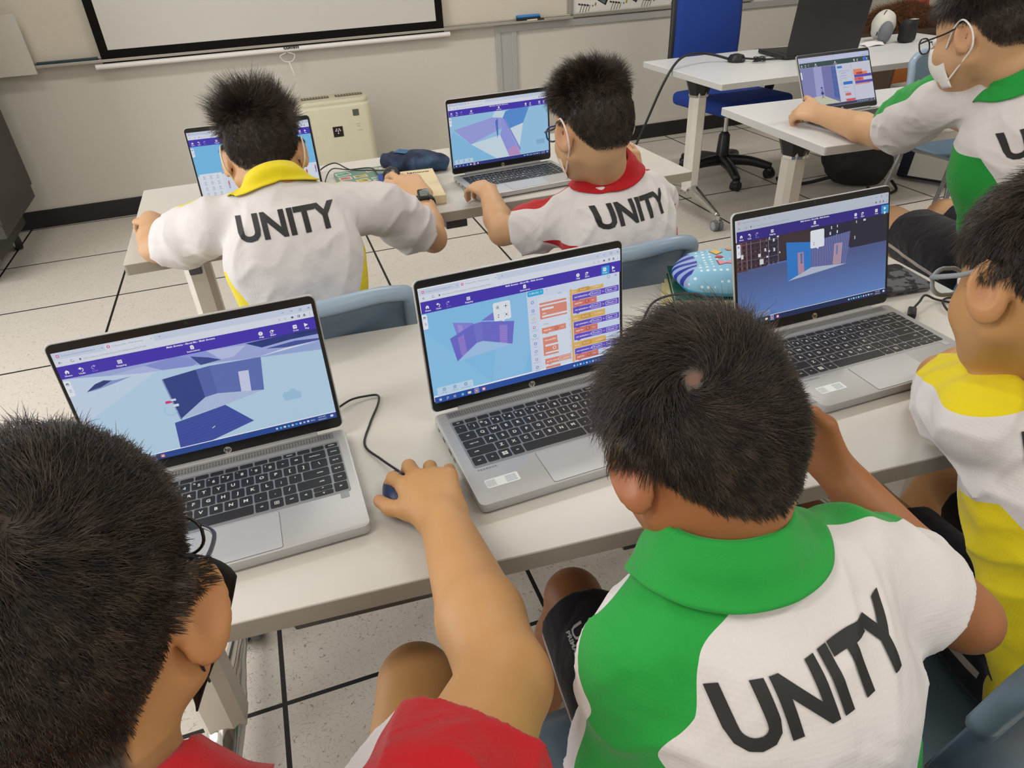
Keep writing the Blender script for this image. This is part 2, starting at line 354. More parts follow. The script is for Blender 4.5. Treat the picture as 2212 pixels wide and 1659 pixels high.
# ------------------------------------------------------------------ tables
TZ = 0.722
lam = mat('table_laminate', '#c9c6bf', 0.34, vary=0.015, scale=6, bump=0.05, bscale=900)
edge_m = mat('edge_band', '#a59e92', 0.45); edge_w = mat('edge_band_white', '#c5c5c1', 0.45)
post_m = mat('post_white', '#d8d3c9', 0.35, 0.0); chrome = mat('chrome', '#c9c9c6', 0.12, 1.0); blk = mat('black_plastic', '#17171a', 0.4)
greyw = mat('caster_grey', '#6f7578', 0.5); beam_m = mat('bracket_grey', '#5a5a5c', 0.4, 0.4)
def table(label, cx, cy, w, d, yaw, brackets=(), edge=None, lam_m=None, inset=0.16, left=True, right=True):
    t = empty('folding_table', (cx, cy, 0), yaw, label, 'table')
    m = MB(); m.prism(rrect(w, d, 0.006, 2), TZ - 0.027, TZ - 0.002); m.build('edge_band', edge or edge_m, t)
    m = MB(); m.prism(rrect(w - 0.001, d - 0.001, 0.0055, 2), TZ - 0.004, TZ, bevel=0.001, seg=1); m.build('tabletop', lam_m or lam, t)
    for sx in ((-1,) if left and not right else (-1, 1)):
        x = sx * (w / 2 - inset)
        lg = empty('leg', (x, 0, 0), parent=t)
        m = MB(); hexp = [(-0.036, -0.022), (-0.02, -0.042), (0.02, -0.042), (0.036, -0.022), (0.036, 0.022), (0.02, 0.042), (-0.02, 0.042), (-0.036, 0.022)]
        m.prism(hexp, 0.13, TZ - 0.10, bevel=0.0); m.build('post', post_m, lg)
        m = MB(); m.lathe([(0.046, TZ - 0.115), (0.05, TZ - 0.10), (0.075, TZ - 0.03), (0.078, TZ - 0.027)], seg=8); m.build('collar', blk, lg, auto=20)
        m = MB(); m.lathe([(0.047, TZ - 0.123), (0.049, TZ - 0.122), (0.049, TZ - 0.112), (0.047, TZ - 0.111)], seg=8); m.build('ring', chrome, lg)
        m = MB()
        for sy in (-1, 1):
            m.tube([(0, sy * 0.01, 0.135), (0.0, sy * 0.09, 0.122), (0, sy * 0.19, 0.10), (0, sy * 0.285, 0.078)], [0.036, 0.035, 0.034, 0.033, 0.031, 0.029, 0.028, 0.026, 0.024, 0.022, 0.021, 0.02, 0.019, 0.018, 0.016, 0.015, 0.014, 0.013, 0.012], seg=10)
        m.build('foot', chrome, lg, smooth=True)
        for sy in (-1, 1):
            cs = empty('caster', (x, sy * 0.288, 0), parent=t)
            for q in (-0.014, 0.014):
                m = MB(); m.cyl((q - 0.009, 0, 0.027), (q + 0.009, 0, 0.027), 0.027, seg=24); m.build('wheel', greyw, cs, auto=35)
                m = MB(); m.cyl((q - 0.0098, 0, 0.027), (q + 0.0098, 0, 0.027), 0.019, seg=20); m.build('hub', mat('hub_grey', '#9aa4ab', 0.4), cs, auto=35)
            m = MB(); m.cyl((0, 0, 0.05), (0, 0, 0.078), 0.011, seg=12); m.box((0, 0, 0.04), (0.012, 0.03, 0.03), bevel=0.003); m.build('stem', chrome, cs, auto=35)
    m = MB(); m.box((0, 0.05, TZ - 0.055), (w - 2 * inset, 0.04, 0.05), bevel=0.004); m.build('crossbar', post_m, t)
    for (bx, by, bw) in brackets:
        m = MB(); m.box((bx, by, TZ - 0.042), (bw, 0.035, 0.028), bevel=0.003); m.build('bracket', beam_m, t)
    return t
T1 = table('near cream table nearest the camera, carrying three silver laptops side by side', -2.368, -2.537, 1.53, 0.62, -0.0713, brackets=[(-0.36, -0.275, 0.24), (0.06, -0.275, 0.26)], inset=0.05)
T2 = table('middle cream table with two laptops, a denim pouch and books, before the air purifier', -2.399, -1.319, 1.537, 0.624, 0.0156, brackets=[(0.05, -0.275, 0.06), (-0.62, -0.29, 0.03)], inset=0.12)
white_lam = mat('table_laminate_white', '#dadcdd', 0.34, vary=0.015, scale=6)
T3 = table('white table on the right where the seated boy in green leans on his laptop', -0.351, -1.323, 1.53, 0.638, -0.066, edge=edge_w, lam_m=white_lam, inset=0.13)
T4 = table("white teacher's table at the back right carrying the open black laptop", 0.045, -0.21, 1.76, 0.74, -0.01, edge=edge_w, lam_m=white_lam, inset=0.12)
# ------------------------------------------------------------------ laptops
silver = mat('laptop_silver', '#b9baba', 0.42, 0.4, vary=0.01, scale=200); bezel_m = mat('bezel_black', '#121214', 0.28)
key_m = mat('key_black', '#232323', 0.5); kbd_m = mat('keyboard_well', '#9a9b9a', 0.4, 0.5); legend_m = mat('key_legend', '#d9d9d2', 0.5)
pad_m = mat('trackpad_silver', '#b9bbbb', 0.45, 0.25, vary=0.01); dark_line = mat('groove', '#4a4a4a', 0.6); chrome_l = mat('logo_chrome', '#cfcabc', 0.25, 0.8)
KEYS = []     # (x, y, w, h, legend, size)
def _keys():
    X0, X1 = -0.1425, 0.1465; p = 0.0190; g = 0.0022; Y0 = -0.0305
    h0 = 0.0095
    x = X0; n = 15; w = (X1 - X0) / n
    names = ['esc', '', '', '', '', '', '', '', '', '', '', 'insert', '', '', 'delete']
    for i in range(n): KEYS.append((X0 + (i + .5) * w, Y0 - h0 / 2, w - g, h0 - 0.0012, names[i], .0034))
    rows = [
        (['`'] + list('1234567890') + ['-', '='], 1.0, [('backspace', 1.72)], 'home', 0.0),
        ([('tab', 1.42)] + list('QWERTYUIOP') + ['[', ']'], 1.0, [('\\', 1.3)], 'pg up', 0),
        ([('caps lock', 1.72)] + list('ASDFGHJKL') + [';', "'"], 1.0, [('enter', 2.0)], 'pg dn', 0),
        ([('shift', 2.22)] + list('ZXCVBNM') + [',', '.', '/'], 1.0, [('shift', 2.5)], 'end', 0)]
    rh = 0.0195; y = Y0 - h0 - 0.0005
    navw = 0.0178; xr = X1 - navw - 0.001
    for ks, u, tail, nav, _ in rows:
        items = [(k if isinstance(k, tuple) else (k, 1.0)) for k in ks] + tail
        tot = sum(i[1] for i in items); u = (xr - X0) / tot; xx = X0
        for nm, ww in items:
            KEYS.append((xx + ww * u / 2, y - rh / 2, ww * u - g, rh - g, nm, .0078 if len(nm) == 1 else .0036)); xx += ww * u
        KEYS.append((X1 - navw / 2 + 0.0005, y - rh / 2, navw - g + 0.001, rh - g, nav, .0036)); y -= rh
    items = [('ctrl', 1.15), ('fn', 1.08), ('#', 1.08), ('alt', 1.08), ('', 5.5), ('alt', 1.08), ('@', 1.08), ('ctrl', 1.08), ('<', 1.05), ('ud', 1.55), ('>', 1.12)]
    tot = sum(i[1] for i in items); u = (X1 - X0) / tot; xx = X0
    for nm, ww in items:
        if nm == 'ud':
            for q in (0, 1): KEYS.append((xx + ww * u / 2, y - rh / 4 - q * rh / 2, ww * u - g, rh / 2 - g / 2 - (0.0004), '^' if q == 0 else 'v', .005))
        else: KEYS.append((xx + ww * u / 2, y - rh / 2, ww * u - g, rh - g, nm, .006 if len(nm) == 1 else .0036))
        xx += ww * u
_keys()
KTOP = 0.0176
def make_key(k, legends=True):
    x, y, w, h, nm, sz = k
    m = MB(); m.prism(rrect(w, h, 0.0018, 2), -0.0014, 0, bevel=0.0004, seg=1, mi=0)
    F = lambda a, b: (a, b, 0.00008)
    if legends and nm:
        if nm == '#':
            for (a, b) in ((-.0021, -.0019), (.0021, -.0019), (-.0021, .0019), (.0021, .0019)): m.poly([F(a - .0018, b - .0016), F(a + .0018, b - .0016), F(a + .0018, b + .0016), F(a - .0018, b + .0016)], 1)
        elif nm == '@':
            for (a, b, c, d) in ((-.003, -.003, .003, -.0022), (-.003, .0022, .003, .003), (-.003, -.003, -.0022, .003), (.0022, -.003, .003, .003), (-.0012, -.001, .0012, .001)): m.poly([F(a, b), F(c, b), F(c, d), F(a, d)], 1)
        elif nm.isdigit():
            put_text(m, nm, sz, lambda a, b: F(a + .0015, b - .001), 0.0002, mi=1); put_text(m, ')!@#$%^&*('[int(nm)], .0048, lambda a, b: F(a - .0045, b + .0035), 0.0001, mi=1)
        elif len(nm) > 2 and w > .03:
            sx = (1 if x > 0 else -1); put_text(m, nm, sz * 1.1, lambda a, b: F(a + sx * (w * .5 - .012), b), 0.0001, mi=1)
        else: put_text(m, nm, sz, lambda a, b: F(a, b), 0.00025 if len(nm) == 1 else 0.0001, mi=1)
    return m
KEYMESH = []
def bare(m, mats):
    me = bpy.data.meshes.new('key'); m.bm.to_mesh(me); m.bm.free()
    for q in mats: me.materials.append(q)
    return me
for k in KEYS: KEYMESH.append(bare(make_key(k), [key_m, legend_m]))
KEYFAR = [bare(make_key(k, False), [key_m, legend_m]) for k in KEYS]

def laptop(label, x, y, yaw, lid, draw, far=False, prefix='laptop', group=None):
    t = empty(prefix, (x, y, TZ), yaw, label, 'laptop', group)
    W, D, T = 0.3219, 0.2139, 0.0165
    m = MB(); m.prism(rrect(W, D, 0.010, 4, 0, -D / 2), 0.003, T, bevel=0.0022, seg=2); m.prism(rrect(W - .02, D - .02, 0.01, 3, 0, -D / 2), 0.001, 0.004)
    m.mi = 1
    for (yy, w2) in ((-0.055, .011), (-0.085, .013), (-0.105, .008), (-0.03, .006)):
        for s_ in (-1, 1): m.box((s_ * (W / 2 - .0005), yy, 0.0095), (0.0016, w2, 0.0045))
    base = m.build('base', [silver, dark_line], t, auto=40)
    m = MB(); m.box((0.0, -0.0122, T + .0001), (0.286, 0.014, 0.0006)); m.mi = 1
    for i in range(70):
        for j in range(3): m.box((-0.1385 + i * 0.004, -0.0155 + j * 0.0035, T + .0005), (0.0016, 0.0016, 0.0003))
    m.build('speaker_grille', [kbd_m, dark_line], t)
    m = MB(); m.prism(rrect(0.2925, 0.1145, 0.003, 2, 0.002, -0.0845), T - .001, T + .0003); kb = m.build('keyboard', kbd_m, t)
    for k, me in zip(KEYS, (KEYFAR if far else KEYMESH)):
        o = bpy.data.objects.new('key', me); COL.objects.link(o); o.parent = kb; o.location = (k[0], k[1], KTOP)
    m = MB(); m.prism(rrect(0.1142, 0.0662, 0.003, 3, -0.001, -0.1775), T - .001, T + .0002); m.build('trackpad_gap', dark_line, t)
    m = MB(); m.prism(rrect(0.1132, 0.0652, 0.0028, 3, -0.001, -0.1775), T - .001, T + .0005); m.build('trackpad', pad_m, t)
    m = MB(); m.prism(rrect(0.011, 0.011, 0.0015, 2, 0.139, -0.147), T, T + .0004); m.build('fingerprint_reader', mat('reader_grey', '#a3a5a4', 0.4, .4), t)
    # support sticker with its small print (the square code itself is left blank)
    m = MB(); m.prism(rrect(0.046, 0.017, 0.002, 2, -0.118, -0.178), T, T + .0004, mi=0)
    for r_ in range(5): m.box((-0.106, -0.173 - r_ * .0026, T + .0005), (0.015, .0007, .0001), mi=1)
    m.prism(rrect(0.0125, 0.0125, 0.0006, 1, -0.1335, -0.178), T + .0004, T + .0005, mi=2)
    m.build('support_sticker', [mat('sticker_white', '#dfe4e4', .4), mat('small_print', '#6f7c8c', .5), mat('sticker_grey', '#c3c8ca', .5)], t)
    m = MB(); put_text(m, 'P R O B O O K', 0.0042, lambda a, b: (-0.128 + a, -0.1478 + b, T + .0003), 0.0001); m.build('lettering', mat('engraved', '#6d6f6f', .5), t)
    # lid: origin on the hinge line, tilted back
    L = empty('lid', (0, 0, T + 0.002), parent=t); L.rotation_euler = (-lid, 0, 0)
    LH = 0.209
    M90 = Matrix.Rotation(PI / 2, 4, 'X')
    m = MB(); m.prism(rrect(W, LH - .001, 0.009, 4, 0, LH / 2 + .0005), -0.0058, -0.0008, bevel=0.0016, seg=2, mtx=M90); m.build('lid_shell', silver, L, auto=40)
    m = MB(); m.prism(rrect(W - .0036, LH - .004, 0.008, 4, 0, LH / 2 + .0005), -0.0012, 0.0004, mtx=M90); bz = m.build('bezel', bezel_m, L)
    m = MB(); m.cyl((0, -0.0003, 0.2035), (0, -0.0010, 0.2035), 0.0028, seg=16); m.build('webcam', mat('camera_glass', '#20301f', .15), bz, auto=30)
    m = MB(); m.cyl((0, -0.0003, 0.0085), (0, -0.0009, 0.0085), 0.0052, seg=24); m.mi = 1
    put_text(m, 'hp', 0.0082, lambda a, b: (a + b * .18, -0.00105, 0.0088 + b), 0.0002, mi=1); m.build('logo', [chrome_l, bezel_m], bz)
    m = MB(); m.prism(rrect(0.244, 0.012, 0.002, 2, 0, -0.0015), T - .0005, T + 0.0052, bevel=.0015); m.build('hinge_cover', silver, t, auto=40)
    draw_display(draw, L)
    return t

# ---- what the displays show: flat coloured shapes on the glass, 1000 x 562 units
class Disp:
    def __init__(s): s.v = []; s.f = []; s.c = []; s.k = 0
    def P(s, x, y):
        return (-0.1553 + x / 1000 * 0.3096, -0.0005 - 0.00001 * s.k, 0.1967 - y / 562 * 0.1765)
    def poly(s, pts, col):
        s.k += 1; i = len(s.v); s.v += [s.P(min(1000, max(0, x)), min(562, max(0, y))) for x, y in pts]; s.f.append(tuple(range(i, i + len(pts)))); s.c.append(rgb(col))
    def rect(s, x0, y0, x1, y1, col): s.poly([(x0, y0), (x1, y0), (x1, y1), (x0, y1)], col)
    def rr(s, x0, y0, x1, y1, r, col): s.poly([(a, b) for a, b in rrect(x1 - x0, y1 - y0, r, 3, (x0 + x1) / 2, (y0 + y1) / 2)], col)
    def disc(s, x, y, r, col, n=14): s.poly([(x + r * math.cos(2 * PI * k / n), y + r * math.sin(2 * PI * k / n)) for k in range(n)], col)
    def ring(s, x, y, r, w, col, a0=0, a1=360, n=16):
        for k in range(n):
            t0 = math.radians(a0 + (a1 - a0) * k / n); t1 = math.radians(a0 + (a1 - a0) * (k + 1) / n)
            s.poly([(x + q * math.cos(t), y + q * math.sin(t)) for q, t in ((r, t0), (r, t1), (r - w, t1), (r - w, t0))], col)
    def line(s, x0, y0, x1, y1, w, col):
        d = math.hypot(x1 - x0, y1 - y0) or 1; nx, ny = -(y1 - y0) / d * w / 2, (x1 - x0) / d * w / 2
        s.poly([(x0 + nx, y0 + ny), (x1 + nx, y1 + ny), (x1 - nx, y1 - ny), (x0 - nx, y0 - ny)], col)
    def text(s, t, x, y, size, col, align='CENTER', bold=0.0):
        V, F = text_mesh(t, size, bold, align, 1); s.k += 1; i = len(s.v)
        s.v += [s.P(x + a, y - b) for a, b in V]; s.f += [tuple(i + q for q in f) for f in F]; s.c += [rgb(col)] * len(F)
def display_material(name, gain):
    m = bpy.data.materials.new(name); m.use_nodes = True; N = m.node_tree.nodes; L = m.node_tree.links; b = N['Principled BSDF']
    a = N.new('ShaderNodeAttribute'); a.attribute_name = 'pixel'
    b.inputs['Base Color'].default_value = (0.01, 0.01, 0.012, 1); b.inputs['Roughness'].default_value = 0.35; b.inputs['Specular IOR Level'].default_value = 0.25
    L.new(a.outputs['Color'], b.inputs['Emission Color']); b.inputs['Emission Strength'].default_value = gain
    return m
DISPM = display_material('display_glow', 0.95)
def draw_display(fn, parent):
    d = Disp(); d.rect(0, 0, 1000, 562, '#ffffff'); fn(d)
    me = bpy.data.meshes.new('display'); me.from_pydata(d.v, [], d.f); me.update()
    # make every face look towards the user (-y)
    a = me.color_attributes.new('pixel', 'FLOAT_COLOR', 'CORNER'); arr = np.empty((len(me.loops), 4), dtype=np.float32)
    i = 0
    for p, c in zip(me.polygons, d.c):
        n = p.loop_total; arr[p.loop_start:p.loop_start + n] = c
    a.data.foreach_set('color', arr.ravel())
    return finish('display', me, DISPM, parent)

TOP, PUR, TXT = '#e6ecf8', '#4a38b8', '#ffffff'
def chrome_ui(d, tabs=2, pur=PUR, top=TOP, url=True, task='#30529e', right='play', hl=None, ttl=True, tabw=150):
    d.rect(0, 0, 1000, 29, '#d3def3' if top == TOP else top); d.rect(0, 28, 1000, 58, top)
    for i in range(tabs):
        x = 14 + i * 182
        if i == tabs - 1: d.rr(x - 8, 4, x + 172, 32, 6, top)
        d.rr(x, 9, x + 11, 20, 2, '#e0559a'); d.rr(x + 3, 12, x + 8, 17, 1, '#ffffff')
        d.text('CoSpaces Edu for kid-friendly 3' if i == 0 and tabs > 1 else 'CoSpaces Edu - Multi diorama', x + 17, 15, 9.5, '#8a94aa', 'LEFT'); d.text('x', x + 165, 14, 11, '#555f78')
    d.text('+', 14 + tabs * 182 + 14, 14, 14, '#555f78')
    for i, c in enumerate('v-oX'):
        x = 878 + i * 36
        if c == 'v': d.line(x - 4, 12, x, 16, 1.5, '#55607a'); d.line(x, 16, x + 4, 12, 1.5, '#55607a')
        elif c == '-': d.line(x - 5, 14, x + 5, 14, 1.6, '#55607a')
        elif c == 'o': d.rect(x - 4, 10, x + 5, 19, '#55607a'); d.rect(x - 2.6, 11.6, x + 3.6, 17.6, top)
        else: d.line(x - 4, 10, x + 4, 18, 1.5, '#55607a'); d.line(x - 4, 18, x + 4, 10, 1.5, '#55607a')
    d.line(14, 42, 26, 42, 1.8, '#6b7690'); d.line(14, 42, 19, 37, 1.8, '#6b7690'); d.line(14, 42, 19, 47, 1.8, '#6b7690')
    d.ring(63, 42, 6, 1.6, '#6b7690', 0, 300); d.rr(88, 38, 95, 46, 1, '#6b7690')
    d.text('edu.cospaces.io/Studio/Space/SYx2HLmvowvMQTVW', 101, 42, 10.5, '#98a1b4', 'LEFT')
    for i, x in enumerate((858, 882, 912, 938, 962, 985)):
        if i in (0, 1): d.ring(x, 42, 5, 1.4, '#a9b2c6')
        elif i == 3: d.rect(x - 5, 37, x + 5, 47, '#4f5b78'); d.rect(x - 3.4, 38.6, x + 1, 45.4, top)
        elif i == 4: d.disc(x, 39.5, 3.2, '#4f5b78'); d.rect(x - 6, 43.5, x + 6, 46.5, '#4f5b78')
        elif i == 5: [d.disc(x, 37 + q * 5, 1.2, '#4f5b78') for q in range(3)]
        else: d.rect(x - 5, 38, x + 4, 46, '#4f5b78')
    d.rect(0, 57, 1000, 112, pur)
    tx = TXT
    d.poly([(29 - 9, 84), (29, 76), (38, 84)], tx); d.rect(22, 83, 36, 92, tx); d.rect(27, 86, 31, 92, pur); d.text('Home', 30, 101, 10.5, tx, bold=.25)
    d.ring(80, 86, 8, 2.6, tx, -120, 90); d.poly([(70, 80), (80, 74), (80, 86)], tx); d.text('Undo', 79, 101, 10.5, tx, bold=.25)
    d.ring(125, 86, 8, 2.2, '#b9b2ec', 90, 300); d.poly([(134, 80), (125, 75), (126, 86)], '#b9b2ec'); d.text('Redo', 127, 101, 10.5, '#9f96de')
    d.rr(213, 76, 230, 92, 2, tx)
    for q in (1, 2): d.line(213 + q * 5.7, 76, 213 + q * 5.7, 92, 1.2, pur); d.line(213, 76 + q * 5.4, 230, 76 + q * 5.4, 1.2, pur)
    d.text('Snapping', 222, 101, 10.5, tx, bold=.25)
    if ttl: d.text('Multi diorama - About Me - Multi diorama', 497, 65, 11, tx, bold=.3)
    d.rr(489, 77, 503, 93, 2, tx); d.rect(492, 75, 500, 79, tx); [d.line(492, 82 + q * 3.4, 500, 82 + q * 3.4, 1, pur) for q in range(3)]; d.text('Instructions', 497, 101, 10.5, tx, bold=.25)
    d.disc(770, 85, 9, tx); d.text('?', 770, 85, 14, pur, bold=.4); d.text('Help', 771, 101, 10.5, tx, bold=.25)
    d.ring(816, 87, 8, 2.4, tx, 45, 315, 8); d.poly([(816, 77), (827, 83), (816, 89)], tx); d.text('Share', 818, 101, 10.5, tx, bold=.25)
    if hl == 'code': d.rr(895, 68, 938, 112, 4, '#2fa6e8')
    if hl == 'play': d.rr(947, 64, 998, 108, 4, '#2f9fd8')
    d.rr(904, 76, 921, 93, 3, tx); d.text('123', 912.5, 84, 7.5, pur, bold=.3); d.text('Code', 913, 101, 10.5, tx, bold=.25)
    d.poly([(952, 76), (968, 85), (952, 94)] if hl != 'play' else [(965, 72), (981, 81), (965, 90)], tx); d.text('Play', 961 if hl != 'play' else 973, 101, 10.5, tx, bold=.25)
    d.rect(0, 533, 1000, 562, task)
    for q in (0, 1):
        for r_ in (0, 1): d.rect(21 + q * 6, 542 + r_ * 6, 26 + q * 6, 547 + r_ * 6, '#eef3ff')
    d.ring(63, 545, 5, 1.6, '#eef3ff'); d.line(60, 549, 56, 554, 1.8, '#eef3ff'); d.rect(92, 542, 103, 553, '#c7d3f2'); d.rect(94, 545, 101, 550, task)
    d.disc(136, 548, 8, '#37a6dd'); d.disc(138, 549, 3.6, '#c4f0ff'); d.rr(163, 542, 180, 554, 2, '#f2e3b0'); d.rect(165, 546, 178, 552, '#fff6dd')
    d.rect(196, 533, 220, 562, '#7f9bd8'); d.disc(207, 548, 8, '#e3695a'); d.disc(207, 548, 3.6, '#d9e6ff'); d.rr(236, 540, 253, 556, 3, '#f07d96'); d.rr(240, 544, 249, 552, 1, '#ffffff')
    for i, c in enumerate(('#cfe4ff', '#4ecbe8', '#dfe9ff', '#4ecbe8', '#dfe9ff', '#31b4f0', '#dfe9ff', '#b9c7ea', '#dfe9ff')):
        x = 730 + i * 17.5
        if i % 3 == 2: d.rr(x - 5, 543, x + 5, 552, 1, c)
        else: d.disc(x, 548, 5.2, c, 10)
    d.text('ENG', 892, 548, 9.5, '#f3f6ff'); d.text('8:34 AM', 934, 541, 9.5, '#f3f6ff'); d.text('24/2/2023', 934, 553, 9.5, '#f3f6ff'); d.rr(972, 541, 985, 552, 2, '#e8eefc')
def side_tools(d, dx=0):
    d.rr(-8, 122, 24, 192, 6, '#f2f6fd'); d.ring(12, 138, 6, 1.5, '#5a6c9e'); d.rect(8, 132, 16, 138, '#5a6c9e')
    for q in range(3): d.line(8, 162 + q * 5, 18, 162 + q * 5, 1.5, '#5a6c9e')
def popup(d, x0, y0, x1, y1, icons=True):
    d.poly([(x0 * .5 + x1 * .5 - 8, y1), (x0 * .5 + x1 * .5 + 8, y1), (x0 * .5 + x1 * .5 + 6, y1 + 10)], '#eef4fb'); d.rr(x0, y0, x1, y1, 8, '#eef4fb')
    cx, cy = (x0 + x1) / 2, (y0 + y1) / 2
    if icons:
        d.ring(x0 + 23, y0 + 24, 8, 1.6, '#31436e', 20, 340); d.disc(x0 + 23, y0 + 24, 3.2, '#31436e', 8)
        d.disc(x1 - 23, y0 + 24, 4, '#31436e', 8)
        for a, b in ((0, -9), (0, 9), (-9, 0), (9, 0)): d.disc(x1 - 23 + a, y0 + 24 + b, 1.8, '#31436e', 6)
        d.disc(x1 - 23, y1 - 24, 4, '#31436e', 8)
        for a, b in ((-7, -7), (7, 7), (-7, 7), (7, -7)): d.disc(x1 - 23 + a, y1 - 24 + b, 1.8, '#31436e', 6)
    d.poly([(x0 + 19, y1 - 27), (x0 + 27, y1 - 27), (x0 + 23, y1 - 33)], '#31436e'); d.poly([(x0 + 19, y1 - 20), (x0 + 27, y1 - 20), (x0 + 23, y1 - 14)], '#31436e')
def lower_tools(d, dark='#6b86b8'):
    d.rr(20, 492, 200, 536, 5, '#c9e4fa')
    for x, t in ((55, 'Library'), (108, 'Upload'), (163, 'Environment')):
        d.rect(x - 7, 500, x + 7, 514, dark); d.rect(x - 4.6, 502.4, x + 4.6, 511.6, '#c9e4fa'); d.line(x, 500, x, 514, 1.6, dark); d.text(t, x, 523, 9.5, dark)

def screen_snow(d):          # front left laptop
    d.poly([(0, 112), (1000, 112), (1000, 533), (0, 533)], '#bfdcf3'); d.poly([(0, 112), (430, 112), (0, 330)], '#cfe0f7')
    d.poly([(0, 112), (163, 137), (284, 155), (477, 168), (569, 175), (744, 193), (1000, 215), (1000, 112)], '#a7b3e8')
    for p, c in (([(300, 125), (420, 112), (520, 150), (470, 168), (360, 160)], '#8f9be0'), ([(420, 112), (560, 112), (600, 150), (520, 150)], '#98a6e6'), ([(477, 125), (545, 146), (590, 166), (505, 172)], '#3f4f96'),
                 ([(540, 112), (700, 125), (640, 165), (590, 166)], '#c2cbf3'), ([(700, 118), (905, 112), (1000, 112), (1000, 140), (880, 140), (760, 150)], '#303f86'), ([(890, 112), (1000, 112), (1000, 128), (930, 130)], '#2b3878'), ([(640, 165), (760, 150), (880, 140), (1000, 150), (1000, 175), (780, 170)], '#a9b4ea'),
                 ([(773, 159), (900, 150), (1000, 160), (1000, 168), (860, 172)], '#4a5ba5'), ([(744, 193), (860, 176), (1000, 180), (1000, 208)], '#9eb4e6'), ([(730, 190), (860, 172), (1000, 172), (820, 184)], '#e2e8fb'), ([(163, 137), (300, 125), (360, 160), (284, 155)], '#b7c2ee'),
                 ([(66, 188), (104, 160), (140, 150), (178, 160), (240, 158), (180, 172), (104, 186)], '#8ea2d8'), ([(66, 186), (104, 160), (138, 152), (165, 160), (120, 178)], '#33437f')): d.poly(p, c)
    d.poly([(343, 200), (481, 187), (482, 321), (361, 398)], '#36498f'); d.poly([(481, 187), (536, 183), (534, 315), (482, 321)], '#5b6db5'); d.poly([(536, 183), (745, 191), (722, 346), (534, 315)], '#6577bf')
    d.poly([(640, 236), (682, 239), (670, 339), (629, 334)], '#d3daf6'); d.poly([(482, 321), (534, 315), (722, 346), (550, 377), (361, 398)], '#b9c9ec')
    d.line(346, 200, 363, 400, 7, '#8c9bd0'); d.line(349, 200, 366, 400, 2, '#2c3a78')
    d.poly([(334, 409), (550, 377), (645, 484), (456, 533), (321, 533)], '#4558ad')
    for q in range(1, 9):
        t = q / 9; d.line(334 - 13 * t, 409 + 124 * t, 550 + 95 * t - (60 * t * t), 377 + 107 * t + (16 * t * t), 1.4, '#33448f')
    d.ring(337, 345, 26, 4, '#a3d3ee', 20, 230); d.rr(326, 301, 347, 313, 4, '#d83f7e'); d.disc(348, 308, 5, '#d83f7e'); d.rr(350, 296, 370, 306, 2, '#dfe8f5'); d.rr(352, 322, 374, 334, 2, '#e4ebf7')
    d.disc(810, 398, 20, '#a6cfeb'); d.disc(838, 388, 17, '#a6cfeb'); d.disc(858, 400, 13, '#a6cfeb'); d.rr(792, 396, 872, 424, 12, '#a6cfeb')
    d.line(470, 474, 484, 466, 3, '#eef4fb'); side_tools(d); chrome_ui(d, task='#2f4f9c')
def block(d, x0, y0, x1, y1, c, t, tx='#ffffff', pills=()):
    d.rect(x0, y0, x1, y1, c); d.poly([(x0 + 14, y1), (x0 + 20, y1 + 5), (x0 + 30, y1 + 5), (x0 + 36, y1)], c)
    d.text(t, x0 + 10, (y0 + y1) / 2, 13, tx, 'LEFT', .2)
    for px0, px1, s_ in pills:
        d.rr(px0, y0 + 5, px1, y1 - 5, 5, tx); d.rr(px0 + 1.6, y0 + 6.6, px1 - 1.6, y1 - 6.6, 4, c); d.text(s_, px0 + 7, (y0 + y1) / 2, 12.5, tx, 'LEFT', .2)
        if px1 - px0 > 35: d.line(px1 - 14, (y0 + y1) / 2 - 2, px1 - 10, (y0 + y1) / 2 + 3, 1.4, tx); d.line(px1 - 10, (y0 + y1) / 2 + 3, px1 - 6, (y0 + y1) / 2 - 2, 1.4, tx)
